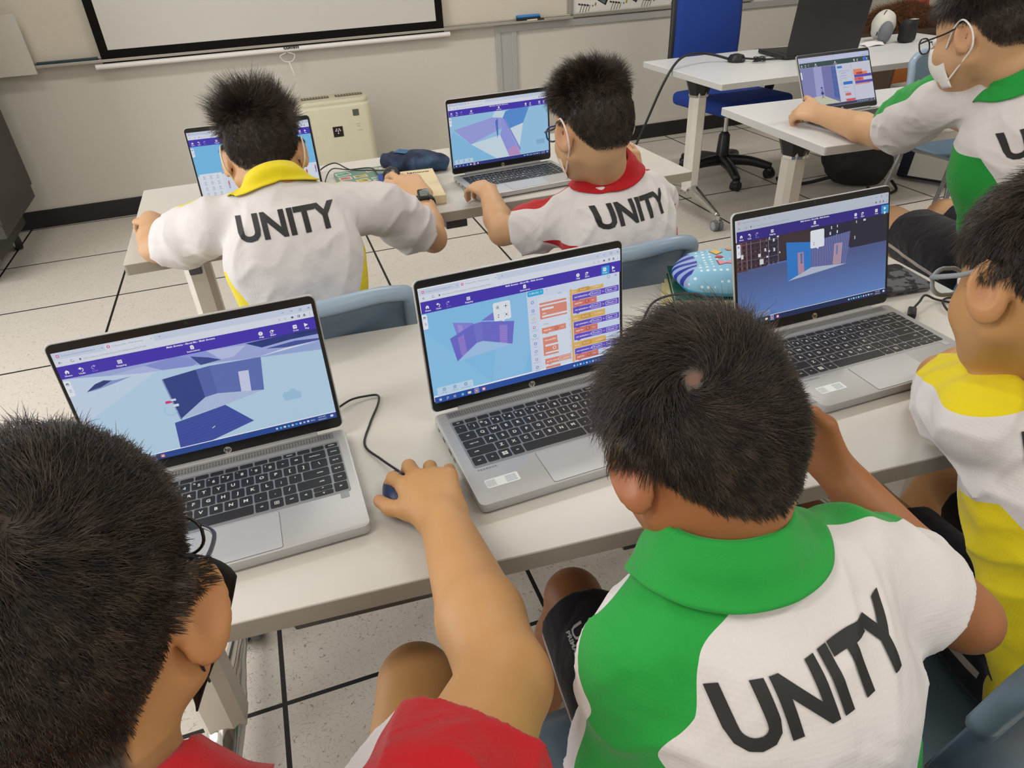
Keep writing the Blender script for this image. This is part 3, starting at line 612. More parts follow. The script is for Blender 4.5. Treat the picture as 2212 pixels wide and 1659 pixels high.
def screen_code(d):          # middle laptop: coloured code blocks
    d.rect(0, 112, 1000, 533, '#8ccaf6'); d.poly([(0, 200), (300, 533), (0, 533)], '#93cff8'); d.poly([(380, 112), (504, 112), (512, 400), (460, 533), (300, 533)], '#96cdf7')
    d.poly([(138, 189), (234, 211), (233, 217), (150, 250)], '#8f8ce4'); d.poly([(116, 263), (233, 217), (242, 313), (138, 384)], '#7473d6'); d.poly([(152, 268), (183, 256), (190, 351), (162, 366)], '#9b86de')
    d.poly([(157, 205), (182, 210), (184, 234), (163, 244)], '#a99ce8')
    d.poly([(276, 210), (336, 182), (340, 223)], '#7f7edb'); d.poly([(233, 217), (275, 215), (274, 311), (242, 313)], '#7d7ddb'); d.poly([(275, 215), (437, 247), (418, 360), (274, 311)], '#7676d8')
    d.poly([(361, 250), (401, 258), (392, 352), (356, 339)], '#a08ae0'); d.poly([(242, 313), (274, 311), (418, 360), (138, 384)], '#a9cdf5')
    for q in range(1, 10):
        t = q / 10; d.line(116 + 22 * t, 263 + 121 * t, 233 + 9 * t, 217 + 96 * t, .8, '#6362c8'); d.line(275 - t, 215 + 96 * t, 437 - 19 * t, 247 + 113 * t, .8, '#6362c8')
    popup(d, 338, 139, 424, 229); side_tools(d); lower_tools(d)
    d.rect(508, 114, 1000, 533, '#dbe6fb'); d.rect(562, 160, 720, 533, '#e2ebfb'); d.rect(722, 130, 1000, 533, '#d9e5fb')
    d.rr(512, 119, 594, 146, 6, '#36b6ea'); d.text('CoBlocks', 545, 132, 13, '#e9f8ff', bold=.2); d.line(578, 130, 582, 135, 1.4, '#ffffff'); d.line(582, 135, 586, 130, 1.4, '#ffffff'); d.text('+', 611, 130, 14, '#6b7690')
    d.ring(940, 130, 8, 1.6, '#5a6484', 0, 360, 8); d.line(975, 124, 985, 134, 1.6, '#5a6484'); d.line(975, 134, 985, 124, 1.6, '#5a6484'); d.text('<<', 677, 158, 16, '#5a6fae')
    for i, (c, t) in enumerate((('#4a5fb8', ''), ('#3d5bc0', 'Actions'), ('#e3b95b', 'Events'), ('#a56aa8', 'Control'), ('#3f9a8d', 'Operators'), ('#4a5fb8', 'Items'), ('#8e67b5', 'Data'), ('#b25a9f', 'Functions'), ('#4e58a0', 'Settings'))):
        y = 176 + i * 42; d.ring(534, y, 7.5, 2.4, c); d.text(t, 534, y + 16, 9, '#8792b0')
    O = '#e8937e'
    d.rect(567, 186, 708, 196, O); d.rect(567, 204, 709, 268, O); d.rr(577, 214, 640, 224, 4, '#e9effb'); d.text('else', 580, 240, 13, '#ffffff', 'LEFT', .2); d.rr(577, 251, 710, 260, 3, '#e9effb'); d.text('Other', 580, 296, 12, '#8a94b0', 'LEFT')
    block(d, 571, 314, 699, 342, O, 'wait for'); d.disc(648, 328, 12, '#d67a66'); d.text('1', 648, 328, 12, '#fff'); d.text('sec.', 682, 328, 12, '#fff')
    block(d, 573, 364, 650, 396, O, 'run parallel'); d.rect(573, 396, 653, 461, O); d.rr(583, 403, 653, 413, 3, '#e9effb'); d.disc(632, 427, 9, '#fff'); d.disc(632, 427, 6.5, O); d.rr(583, 444, 653, 452, 3, '#e9effb')
    block(d, 578, 479, 719, 508, O, 'go to scene', pills=((650, 716, 'no scenes'),)); d.rect(580, 520, 660, 533, O)
    Y, P_, R_ = '#e9bb6a', '#6a54cf', '#dd7f74'
    d.rect(727, 150, 738, 533, Y); d.rect(727, 156, 908, 176, Y); d.rr(770, 153, 835, 172, 7, '#d9a54e'); d.text('when', 748, 165, 11, '#fff'); d.text('Door1', 800, 163, 12, '#fff'); d.text('is clicked', 870, 163, 11, '#fff')
    y = 179
    for n, (c, t) in enumerate((('p', 'Door1|Open'), ('r', ''), ('p', 'Door1|Closed'), ('y', 'Door2'), ('p', 'Door2|Open'), ('r', ''), ('p', 'Door2|Closed'), ('y', 'Door3'), ('p', 'Door3|Open'), ('r', ''))):
        if c == 'p': a, b = t.split('|'); block(d, 740, y, 992, y + 31, P_, 'set animation of', pills=((836, 892, a), (918, 980, b))); d.text('to', 905, y + 15, 12, '#fff')
        elif c == 'r': block(d, 740, y, 870, y + 31, R_, 'wait for'); d.rr(804, y + 5, 830, y + 26, 8, '#cf6a5f'); d.text('5', 817, y + 15, 12, '#fff'); d.text('sec.', 850, y + 15, 12, '#fff')
        else:
            y += 8; d.rect(727, y, 914, y + 33, Y); d.rr(780, y + 5, 836, y + 28, 8, '#d9a54e'); d.text('when', 752, y + 18, 12, '#fff'); d.text(t, 805, y + 16, 12, '#fff'); d.text('is clicked', 878, y + 16, 11, '#fff'); y += 3
        d.text(str(7 + n), 718, y + 10, 8, '#6b7690'); y += 32.5
    d.rect(0, 533, 1000, 562, '#3057ad'); chrome_ui(d, hl='code', task='#3057ad')
def screen_city(d):          # right laptop: dusk street with a blue room
    d.rect(0, 112, 1000, 300, '#2a2740'); d.rect(0, 255, 1000, 533, '#5d79b8')
    for i in range(14):
        t = i / 14; c = tuple(int(a + (b - a) * t) for a, b in ((0x52, 0x66), (0x60, 0x8c), (0x92, 0xd0)))
        d.rect(0, 262 + i * 19.4, 1000, 262 + (i + 1) * 19.4, '#%02x%02x%02x' % c)
    for x0, x1, yb, c in ((0, 70, 268, '#5a3a3c'), (70, 190, 262, '#45313c'), (190, 265, 252, '#343046'), (265, 470, 250, '#3f3138'), (740, 1000, 262, '#2b2a3c')):
        d.rect(x0, 112, x1, yb, c)
    for x in (30, 64, 90, 150, 188, 200, 262): d.rect(x, 118, x + 3, 262, '#8f8296')
    for y in (128, 172, 215, 248): d.rect(0, y, 262, y + 2.5, '#7a6a78')
    for i in range(9):
        for j in range(5): d.rect(14 + i * 28, 136 + j * 27, 27 + i * 28, 150 + j * 27, '#2a2230')
    for a, b, w, h in ((27, 179, 15, 22), (134, 191, 17, 17), (143, 221, 24, 28), (175, 168, 10, 16), (230, 125, 10, 16), (200, 182, 9, 9), (232, 175, 10, 18), (186, 210, 12, 9), (255, 115, 12, 8), (205, 113, 6, 14), (268, 200, 7, 9),
                       (610, 122, 6, 16), (650, 120, 5, 14), (600, 152, 9, 16), (648, 150, 8, 15), (645, 172, 5, 12), (780, 118, 5, 14), (830, 118, 16, 10), (770, 200, 5, 18), (615, 178, 8, 8)): d.rect(a, b, a + w, b + h, '#dfe6ea')
    d.poly([(313, 160), (473, 184), (475, 321), (321, 370)], '#2f7fd2'); d.poly([(387, 228), (426, 229), (430, 336), (390, 346)], '#b98fa6'); d.poly([(405, 236), (417, 236), (419, 288), (408, 290)], '#2f5f9f'); d.poly([(409, 242), (414, 242), (416, 284), (411, 285)], '#4f8fd6')
    d.poly([(473, 184), (741, 168), (718, 341), (477, 321)], '#7f86bd')
    for q in range(23):
        t = (q + .3) / 23; t2 = t + .018
        d.poly([(473 + 268 * t, 184 - 16 * t), (473 + 268 * t2, 184 - 16 * t2), (477 + 241 * t2, 321 + 20 * t2), (477 + 241 * t, 321 + 20 * t)], '#3d4788')
    d.poly([(630, 219), (686, 221), (677, 336), (620, 331)], '#b79bb0'); d.poly([(645, 230), (657, 230), (654, 280), (643, 280)], '#6f7fb6'); d.poly([(477, 321), (718, 341), (321, 370)], '#b9c5da')
    popup(d, 471, 125, 563, 220, icons=False); side_tools(d); d.rr(20, 498, 200, 536, 5, '#7f96c4')
    chrome_ui(d, tabs=1, pur='#35288a', top='#c3ccda', task='#20305e', hl='play'); d.poly([(965, 100), (965, 114), (969, 110), (974, 113), (972, 108), (976, 107)], '#ffffff')
def screen_angles(d):        # middle-row right laptop
    d.rect(0, 100, 1000, 533, '#9fd0f3'); d.poly([(30, 240), (200, 380), (440, 533), (0, 533), (0, 300)], '#8cc8f0'); d.poly([(424, 164), (459, 108), (562, 127), (525, 188)], '#d3e6f5')
    d.poly([(40, 227), (424, 164), (516, 176), (516, 270), (194, 372)], '#a3a8ea'); d.poly([(562, 127), (620, 112), (806, 112), (737, 249), (578, 290), (525, 188)], '#5d97e2'); d.poly([(516, 176), (540, 190), (600, 320), (697, 533), (575, 533), (493, 328), (516, 270)], '#9aa2ea')
    d.poly([(194, 372), (493, 328), (575, 533), (440, 533)], '#d6e9f6'); d.poly([(584, 285), (737, 249), (688, 464)], '#d9eaf4'); d.poly([(453, 200), (481, 177), (475, 320), (464, 352)], '#4f79cf'); d.poly([(540, 190), (560, 200), (700, 480), (690, 500)], '#8d93e2')
    d.poly([(560, 470), (660, 440), (697, 533), (575, 533)], '#c49ad2'); d.rr(870, 420, 955, 462, 6, '#8fb9e0'); side_tools(d); lower_tools(d); chrome_ui(d, task='#2b3d86')
def screen_room(d):          # far right laptop: room with a swivel chair, green-black toolbar
    d.rect(0, 112, 1000, 562, '#d3d6e8'); d.rect(0, 112, 500, 533, '#8687c2'); d.poly([(187, 112), (300, 112), (290, 440), (170, 430)], '#a7a9dc'); d.poly([(300, 112), (500, 112), (500, 560), (290, 440)], '#777ab6')
    d.poly([(0, 468), (170, 430), (290, 438), (505, 530), (505, 560), (0, 560)], '#cfcdb9'); d.poly([(435, 132), (500, 130), (498, 500), (425, 470)], '#4a64ad')
    for q in range(6): d.line(432, 150 + q * 62, 500, 156 + q * 68, 3, '#6f86c8')
    d.line(466, 132, 462, 490, 3, '#6f86c8')
    d.rr(248, 335, 272, 395, 6, '#3a2c84'); d.rect(256, 350, 263, 385, '#e6e3f2'); d.rr(240, 395, 282, 418, 6, '#3a2c84'); d.rect(257, 418, 262, 440, '#20203c')
    for a in (-26, -10, 12, 28): d.line(260, 440, 260 + a, 452 + abs(a) * .3, 3, '#20203c')
    d.rr(-6, 150, 20, 230, 5, '#eceef6'); d.rr(519, 133, 590, 158, 4, '#2c83dd'); d.rect(530, 180, 690, 205, '#c6cae2'); d.rr(573, 312, 708, 345, 3, '#2c78d2')
    for y in (212, 240, 268, 370, 420, 500, 525): d.rect(560, y, 640, y + 8, '#b3b9d2')
    for y in (250, 290, 330): d.ring(545, y, 10, 3, '#9da5c4')
    d.rect(580, 440, 658, 468, '#e2685c'); d.rect(580, 505, 712, 530, '#e0525c'); d.rect(715, 120, 720, 533, '#b8bed6')
    d.rect(738, 190, 865, 222, '#ef8b62'); d.rect(738, 222, 936, 252, '#ef8b62'); d.rr(775, 226, 870, 248, 8, '#b33b40'); d.rect(743, 252, 1000, 282, '#5c4bb4'); d.rect(738, 284, 870, 318, '#e2685c'); d.disc(815, 300, 11, '#a83a40'); d.rect(743, 320, 1000, 350, '#5c4bb4'); d.rect(743, 352, 960, 362, '#ef8b62')
    chrome_ui(d, tabs=3, pur='#2f4a4c', top='#c9cfee', ttl=False, task='#3a3f60', hl=None); d.rr(905, 66, 950, 110, 4, '#2c6fd8')
def screen_figures(d):       # middle-row left laptop: three small standing figures
    d.rect(0, 112, 1000, 350, '#7cc6f5'); d.rect(0, 350, 1000, 533, '#e3eaf8'); side_tools(d); d.rr(15, 335, 200, 530, 6, '#e9effa')
    for i in range(3):
        for j in range(4): d.ring(50 + i * 55, 360 + j * 46, 8, 2.4, '#7f8fb5'); d.rect(38 + i * 55, 374 + j * 46, 62 + i * 55, 378 + j * 46, '#a9b4cf')
    for x, y, c1_, c2_ in ((238, 440, '#d98a94', '#9aa2d8'), (335, 440, '#3f5f66', '#5f6f58'), (905, 425, '#d06070', '#3f4a80'), (985, 400, '#a58fd0', '#8f86c8')):
        d.disc(x, y - 24, 6, '#b98a78'); d.poly([(x - 8, y - 18), (x + 8, y - 18), (x + 6, y + 8), (x - 6, y + 8)], c1_); d.rect(x - 6, y + 8, x - 1, y + 34, c2_); d.rect(x + 1, y + 8, x + 6, y + 34, c2_)
    chrome_ui(d, task='#22325e')
LAP = [
    laptop('silver laptop showing a snowy scene with blue walls, left on the near table', -2.9214, -2.520, 0.0203, 0.07, screen_snow),
    laptop('silver laptop showing coloured code blocks beside a purple wall, middle of the near table', -2.471, -2.531, 0.0432, 0.10, screen_code),
    laptop('silver laptop showing a dark street with a bright blue room, right on the near table', -1.9385, -2.524, 0.0157, 0.276, screen_city),
    laptop('silver laptop showing pale blue angular planes, before the boy with the red collar', -2.1295, -1.3735, 0.073, 0.04, screen_angles),
    laptop('silver laptop showing a room with swivel chair, on the right white table', -0.8158, -1.2908, 0.033, 0.50, screen_room, far=True),
    laptop('silver laptop with small figures on screen, partly hidden behind the head with the yellow collar', -2.821, -1.375, -0.022, 0.19, screen_figures, far=True)]
# ------------------------------------------------------------------ smooth solid modelling: tapered limbs blended and skinned as one continuous mesh
def V3(*a): return np.array(a if len(a) > 1 else a[0], dtype=float)
def nrm(v): v = np.asarray(v, float); return v / (np.linalg.norm(v) + 1e-12)
def lerp(a, b, t): return np.asarray(a) * (1 - t) + np.asarray(b) * t
def d_cone(p, a, b, ra, rb):
    ba = b - a; l2 = ba @ ba
    if l2 < 1e-10: return np.linalg.norm(p - a, axis=1) - ra
    rr = ra - rb; a2 = max(l2 - rr * rr, 1e-9); il2 = 1 / l2; pa = p - a
    y = pa @ ba; z = y - l2; q = pa * l2 - np.outer(y, ba); x2 = np.einsum('ij,ij->i', q, q); y2 = y * y * l2; z2 = z * z * l2
    k = np.sign(rr) * rr * rr * x2
    c1 = np.sign(z) * a2 * z2 > k; c2 = np.sign(y) * a2 * y2 < k
    return np.where(c1, np.sqrt(x2 + z2) * il2 - rb, np.where(c2, np.sqrt(x2 + y2) * il2 - ra, (np.sqrt(x2 * a2 * il2) + y * rr) * il2 - ra))
def d_ell(p, c, R, r):
    q = (p - c) @ R; r = np.asarray(r); k0 = np.linalg.norm(q / r, axis=1); k1 = np.linalg.norm(q / (r * r), axis=1)
    return k0 * (k0 - 1) / np.maximum(k1, 1e-9)
class Solid:
    def __init__(s): s.ops = []; s.warp = None
    def cone(s, a, b, ra, rb, k=0.01, flat=None, sign=1):
        a = V3(a); b = V3(b); r = max(ra, rb)
        lo = np.minimum(a, b) - r; hi = np.maximum(a, b) + r; s.ops.append(('c', a, b, ra, rb, k, flat, sign, lo, hi)); return s
    def ell(s, c, R, r, k=0.01, sign=1):
        c = V3(c); m = max(r); s.ops.append(('e', c, np.asarray(R), r, k, None, None, sign, c - m, c + m)); return s
    def add(s, o, k=0.0, sign=1): s.ops.append(('s', o, k, sign) + o.bounds()); return s
    def cut(s, c, n): s.ops.append(('p', V3(c), nrm(n))); return s
    def bounds(s):
        L = [o for o in s.ops if o[0] != 'p' and o[-3] == 1]
        return np.min([o[-2] for o in L], 0), np.max([o[-1] for o in L], 0)
    def __call__(s, p):
        D = np.full(len(p), 0.5); M = 0.05
        for o in s.ops:
            if o[0] == 'p': D = np.maximum(D, (p - o[1]) @ o[2]); continue
            lo, hi = o[-2] - M, o[-1] + M
            m = np.all((p > lo) & (p < hi), axis=1)
            if not m.any(): continue
            q = p[m]
            if o[0] == 'c':
                a, b, fl = o[1], o[2], o[6]
                if fl is not None:
                    f, sc_ = fl; q = q + np.outer((q - a) @ f, f) * (1 / sc_ - 1); b = b + f * ((b - a) @ f) * (1 / sc_ - 1)
                d = d_cone(q, a, b, o[3], o[4])
                if fl is not None: d = d * (0.5 + 0.5 * sc_)
                k = o[5]; sg = o[7]
            elif o[0] == 'e': d = d_ell(q, o[1], o[2], o[3]); k = o[4]; sg = o[7]
            else: d = o[1](q); k = o[2]; sg = o[3]
            e = D[m]
            if sg == 1:
                if k > 0: h = np.clip(0.5 + 0.5 * (e - d) / k, 0, 1); D[m] = e * (1 - h) + d * h - k * h * (1 - h)
                else: D[m] = np.minimum(e, d)
            else:
                if k > 0: h = np.clip(0.5 - 0.5 * (e + d) / k, 0, 1); D[m] = e * (1 - h) - d * h + k * h * (1 - h)
                else: D[m] = np.maximum(e, -d)
        if s.warp is not None: D = D + s.warp(p)
        return D
def hash3(i, j, k):
    n = (i * 73856093) ^ (j * 19349663) ^ (k * 83492791); n = (n ^ (n >> 13)) * 1274126177; return ((n ^ (n >> 16)) & 65535) / 32767.5 - 1.0
def vnoise(p):
    i = np.floor(p).astype(np.int64); f = p - i; f = f * f * (3 - 2 * f); r = 0
    for a in (0, 1):
        for b in (0, 1):
            for c in (0, 1):
                w = (f[:, 0] if a else 1 - f[:, 0]) * (f[:, 1] if b else 1 - f[:, 1]) * (f[:, 2] if c else 1 - f[:, 2])
                r = r + w * hash3(i[:, 0] + a, i[:, 1] + b, i[:, 2] + c)
    return r
def skin_solid(S, cell=0.004, coarse=6):
    """sparse surface nets: returns verts, quads"""
    lo, hi = S.bounds(); lo = lo - 0.03; hi = hi + 0.03; C = cell * coarse
    n = np.ceil((hi - lo) / C).astype(int) + 1
    g = np.stack(np.meshgrid(*[np.arange(k) for k in n], indexing='ij'), -1).reshape(-1, 3)
    d = S(lo + (g + 0.5) * C); g = g[np.abs(d) < C * 1.5]
    K1 = int(n.max() * coarse + 8)
    o = np.stack(np.meshgrid(*[np.arange(coarse)] * 3, indexing='ij'), -1).reshape(-1, 3)
    cells = (g[:, None, :] * coarse + o[None]).reshape(-1, 3)
    key = lambda c: (c[:, 0].astype(np.int64) * K1 + c[:, 1]) * K1 + c[:, 2]
    corners = [V3(a, b, c).astype(int) for a in (0, 1) for b in (0, 1) for c in (0, 1)]
    allk = np.unique(np.concatenate([key(cells + c) for c in corners]))
    pts = np.stack([allk // (K1 * K1), (allk // K1) % K1, allk % K1], 1)
    val = np.concatenate([S(lo + pts[i:i + 400000] * cell) for i in range(0, len(pts), 400000)])
    cv = np.stack([val[np.searchsorted(allk, key(cells + c))] for c in corners], 1)
    act = (cv < 0).any(1) & (cv >= 0).any(1); cells = cells[act]; cv = cv[act]
    acc = np.zeros((len(cells), 3)); cnt = np.zeros(len(cells))
    E_ = [(i, j) for i in range(8) for j in range(i + 1, 8) if np.abs(corners[i] - corners[j]).sum() == 1]
    for i, j in E_:
        a, b = cv[:, i], cv[:, j]; m = (a < 0) != (b < 0); t = np.where(m, a / np.where(m, a - b, 1), 0)
        q = corners[i] + (corners[j] - corners[i]) * t[:, None]; acc += q * m[:, None]; cnt += m
    verts = lo + (cells + acc / cnt[:, None]) * cell
    ck = key(cells); order = np.argsort(ck); cks = ck[order]
    def find(c):
        k = key(c); ix = np.searchsorted(cks, k); ix = np.minimum(ix, len(cks) - 1); ok = cks[ix] == k; return np.where(ok, order[ix], -1)
    quads = []
    for ax in range(3):
        e = np.zeros(3, int); e[ax] = 1; u = np.zeros(3, int); u[(ax + 1) % 3] = 1; w = np.zeros(3, int); w[(ax + 2) % 3] = 1
        ci = [i for i in range(8) if (corners[i] == 0).all()][0]; cj = [i for i in range(8) if (corners[i] == e).all()][0]
        m = (cv[:, ci] < 0) != (cv[:, cj] < 0); c = cells[m]; s_ = cv[m, ci] < 0
        q = np.stack([find(c), find(c - u), find(c - u - w), find(c - w)], 1); ok = (q >= 0).all(1); q = q[ok]; s_ = s_[ok]
        q[~s_] = q[~s_][:, ::-1]; quads.append(q)
    q = np.concatenate(quads)
    return verts, q[:, ::-1]
def mesh_from(name, verts, quads, mats, parent=None, attrs=None, smooth=True, relax=0):
    if relax:
        n = len(verts)
        for _ in range(relax):
            s_ = np.zeros_like(verts); c_ = np.zeros(n)
            for a, b in ((0, 1), (1, 2), (2, 3), (3, 0)):
                np.add.at(s_, quads[:, a], verts[quads[:, b]]); np.add.at(s_, quads[:, b], verts[quads[:, a]]); np.add.at(c_, quads[:, a], 1); np.add.at(c_, quads[:, b], 1)
            verts = verts * 0.5 + 0.5 * s_ / np.maximum(c_, 1)[:, None]
    me = bpy.data.meshes.new(name); me.vertices.add(len(verts)); me.vertices.foreach_set('co', np.ascontiguousarray(verts, dtype=np.float32).ravel())
    k = quads.shape[1]
    me.loops.add(len(quads) * k); me.loops.foreach_set('vertex_index', quads.ravel().astype(np.int32)); me.polygons.add(len(quads))
    me.polygons.foreach_set('loop_start', np.arange(0, len(quads) * k, k, dtype=np.int32))
    me.update(calc_edges=True)
    if attrs:
        for nm, arr in attrs.items():
            a = me.attributes.new(nm, 'FLOAT', 'POINT'); a.data.foreach_set('value', np.ascontiguousarray(arr(verts) if callable(arr) else arr, dtype=np.float32))
    return finish(name, me, mats, parent, smooth)
# ------------------------------------------------------------------ people
def nodes_mat(name):
    m = bpy.data.materials.new(name); m.use_nodes = True; return m, m.node_tree.nodes, m.node_tree.links, m.node_tree.nodes['Principled BSDF']
def attr(N, name):
    a = N.new('ShaderNodeAttribute'); a.attribute_name = name; return a.outputs['Fac']
def mix(N, L, f, a, b):
    x = N.new('ShaderNodeMix'); x.data_type = 'RGBA'
    for i, v in ((0, f), (6, a), (7, b)):
        if hasattr(v, 'links'): L.new(v, x.inputs[i])
        else: x.inputs[i].default_value = v
    return x.outputs[2]
def ramp(N, L, v, a, b):
    r = N.new('ShaderNodeMapRange'); L.new(v, r.inputs[0]); r.inputs[1].default_value = a; r.inputs[2].default_value = b; return r.outputs[0]
def skin_mat(name, col, col2, stub='#1a1412'):
    m, N, L, b = nodes_mat(name); tc = N.new('ShaderNodeTexCoord')
    n = N.new('ShaderNodeTexNoise'); n.inputs['Scale'].default_value = 14; L.new(tc.outputs['Object'], n.inputs['Vector'])
    n2 = N.new('ShaderNodeTexNoise'); n2.inputs['Scale'].default_value = 900; L.new(tc.outputs['Object'], n2.inputs['Vector'])
    c = mix(N, L, n.outputs['Fac'], rgb(col), rgb(col2)); c = mix(N, L, ramp(N, L, attr(N, 'flush'), 0, 1), c, rgb('#b5705a'))
    c = mix(N, L, ramp(N, L, attr(N, 'stubble'), 0, 1), c, rgb(stub)); L.new(c, b.inputs['Base Color'])
    b.inputs['Roughness'].default_value = 0.5; b.inputs['Subsurface Weight'].default_value = 0.08; b.inputs['Subsurface Radius'].default_value = (0.012, 0.005, 0.003); b.inputs['Subsurface Scale'].default_value = 0.6
    bp = N.new('ShaderNodeBump'); bp.inputs['Strength'].default_value = 0.12; bp.inputs['Distance'].default_value = 0.0006; L.new(n2.outputs['Fac'], bp.inputs['Height']); L.new(bp.outputs[0], b.inputs['Normal'])
    return m
def knit_mat(name, base, panel=None, sc=260):
    """birdseye sports knit; 'panel' attribute switches to the house colour"""
    m, N, L, b = nodes_mat(name); tc = N.new('ShaderNodeTexCoord')
    v = N.new('ShaderNodeTexVoronoi'); v.inputs['Scale'].default_value = sc; v.inputs['Randomness'].default_value = 0.15; L.new(tc.outputs['Object'], v.inputs['Vector'])
    n = N.new('ShaderNodeTexNoise'); n.inputs['Scale'].default_value = 9; L.new(tc.outputs['Object'], n.inputs['Vector'])
    c = mix(N, L, n.outputs['Fac'], rgb(base), tuple(x * 0.95 for x in rgb(base)[:3]) + (1,))
    if panel:
        g = N.new('ShaderNodeMath'); g.operation = 'GREATER_THAN'; L.new(attr(N, 'panel'), g.inputs[0]); g.inputs[1].default_value = 0.0
        c = mix(N, L, g.outputs[0], c, rgb(panel))
    L.new(c, b.inputs['Base Color']); b.inputs['Roughness'].default_value = 0.75; b.inputs['Sheen Weight'].default_value = 0.15; b.inputs['Specular IOR Level'].default_value = 0.25
    bp = N.new('ShaderNodeBump'); bp.inputs['Strength'].default_value = 0.25; bp.inputs['Distance'].default_value = 0.0012; L.new(v.outputs['Distance'], bp.inputs['Height'])
    n3 = N.new('ShaderNodeTexNoise'); n3.inputs['Scale'].default_value = 11; n3.inputs['Detail'].default_value = 1.5; n3.inputs['Distortion'].default_value = 1.6; L.new(tc.outputs['Object'], n3.inputs['Vector'])
    b3 = N.new('ShaderNodeBump'); b3.inputs['Strength'].default_value = 0.55; b3.inputs['Distance'].default_value = 0.012; L.new(n3.outputs['Fac'], b3.inputs['Height']); L.new(b3.outputs[0], bp.inputs['Normal']); L.new(bp.outputs[0], b.inputs['Normal'])
    return m
def hair_mat(name, a='#0d0b0a', b_='#57493d', rough=0.33):
    m, N, L, b = nodes_mat(name); c = mix(N, L, attr(N, 'strand'), rgb(a), rgb(b_)); L.new(c, b.inputs['Base Color']); b.inputs['Roughness'].default_value = rough
    b.inputs['Specular IOR Level'].default_value = 0.45; return m
HAIRM = hair_mat('black_hair'); navy = knit_mat('navy_shorts', '#14151f', '#b8ada8', 400); inkm = mat('printed_black', '#1b1b1d', 0.6, vary=0.1, scale=600)
COLORS = dict(yellow='#e6d21a', red='#b50f1b', green='#1f9a3c')
SHIRTM = {k: knit_mat('shirt_white_' + k, '#dbd7d7', v) for k, v in COLORS.items()}
COLLM = {k: knit_mat('collar_' + k, v, None, 420) for k, v in COLORS.items()}
eyew = mat('eye_white', '#e8e4df', 0.2); eyeb = mat('eye_dark', '#1a100b', 0.15)

def frame(fwd, up):
    f = nrm(fwd); r = nrm(np.cross(f, nrm(up))); u = np.cross(r, f); return np.stack([r, f, u], 1)     # columns: right, forward, up

def add_hand(S, wr, fwd, back, side, curl=(0.5, .5, .5, .5), spread=0.12, thumb=(0.9, 0.25), s=1.0, fat=1.0, k=0.006, tdrop=0.3, flen=1.0):
    """palm and five jointed fingers. back = direction of the back of the hand, side = +1 when the thumb is towards cross(fwd, back)"""
    f = nrm(fwd); b = nrm(np.asarray(back) - f * (np.asarray(back) @ f)); t = np.cross(f, b) * side
    W = V3(wr); tips = []; curl = curl if isinstance(curl, (tuple, list)) else (curl,) * 4; curl = curl if isinstance(curl, (tuple, list)) else (curl,) * 4
    def P(x, y, z): return W + (t * x + f * y + b * z) * s
    for x0, x1, y1, r0, r1 in ((0.012, 0.027, .068, .016, .0125), (0.004, 0.009, .073, .017, .013), (-0.006, -0.010, .070, .016, .0125), (-.014, -.028, .062, .0145, .0115)):
        S.cone(P(x0, 0.006, 0), P(x1, y1, 0.002), r0 * s * fat * .95, r1 * s * fat * .92, k=.014 * s, flat=(b, .78))
    S.cone(P(0.012, .012, -.004), P(.031, .040, -.008), .0155 * s * fat, .0135 * s * fat, k=.012 * s)      # ball of the thumb
    X = (0.027, 0.009, -0.010, -0.028); Y = (.068, .073, .070, .062)
    Ls = ((.034, .021, .017), (.037, .024, .018), (.034, .022, .018), (.027, .017, .015)); Rr = (.0088, .0090, .0085, .0076)
    for i in range(4):
        p = P(X[i], Y[i], 0.001); c = curl[i]; cc = c if isinstance(c, (tuple, list)) else (c * .8, c * 1.1, c * .8)
        a = spread * (1.3, .4, -.5, -1.3)[i]; d = nrm(f * math.cos(a) + t * math.sin(a)); ang = 0
        r = Rr[i] * s * fat
        for j in range(3):
            ang += cc[j]; dd = d * math.cos(ang) - b * math.sin(ang); q = p + dd * Ls[i][j] * s * flen
            S.cone(p, q, r * (1.05, .97, .9)[j], r * (.97, .9, .8)[j], k=(k, .003, .003)[j] * s); p = q
        tips.append(p)
    th, dr = thumb; p = P(.031, .038, -.009); d = nrm(f * math.cos(th) + t * math.sin(th) - b * dr)
    q = p + d * .030 * s; S.cone(p, q, .0108 * s * fat, .0095 * s * fat, k=.008 * s); d2 = nrm(d + f * tdrop * 1.5 - t * tdrop * .6)
    q2 = q + d2 * .024 * s; S.cone(q, q2, .0094 * s * fat, .0076 * s * fat, k=.003 * s); tips.append(q2)
    return tips

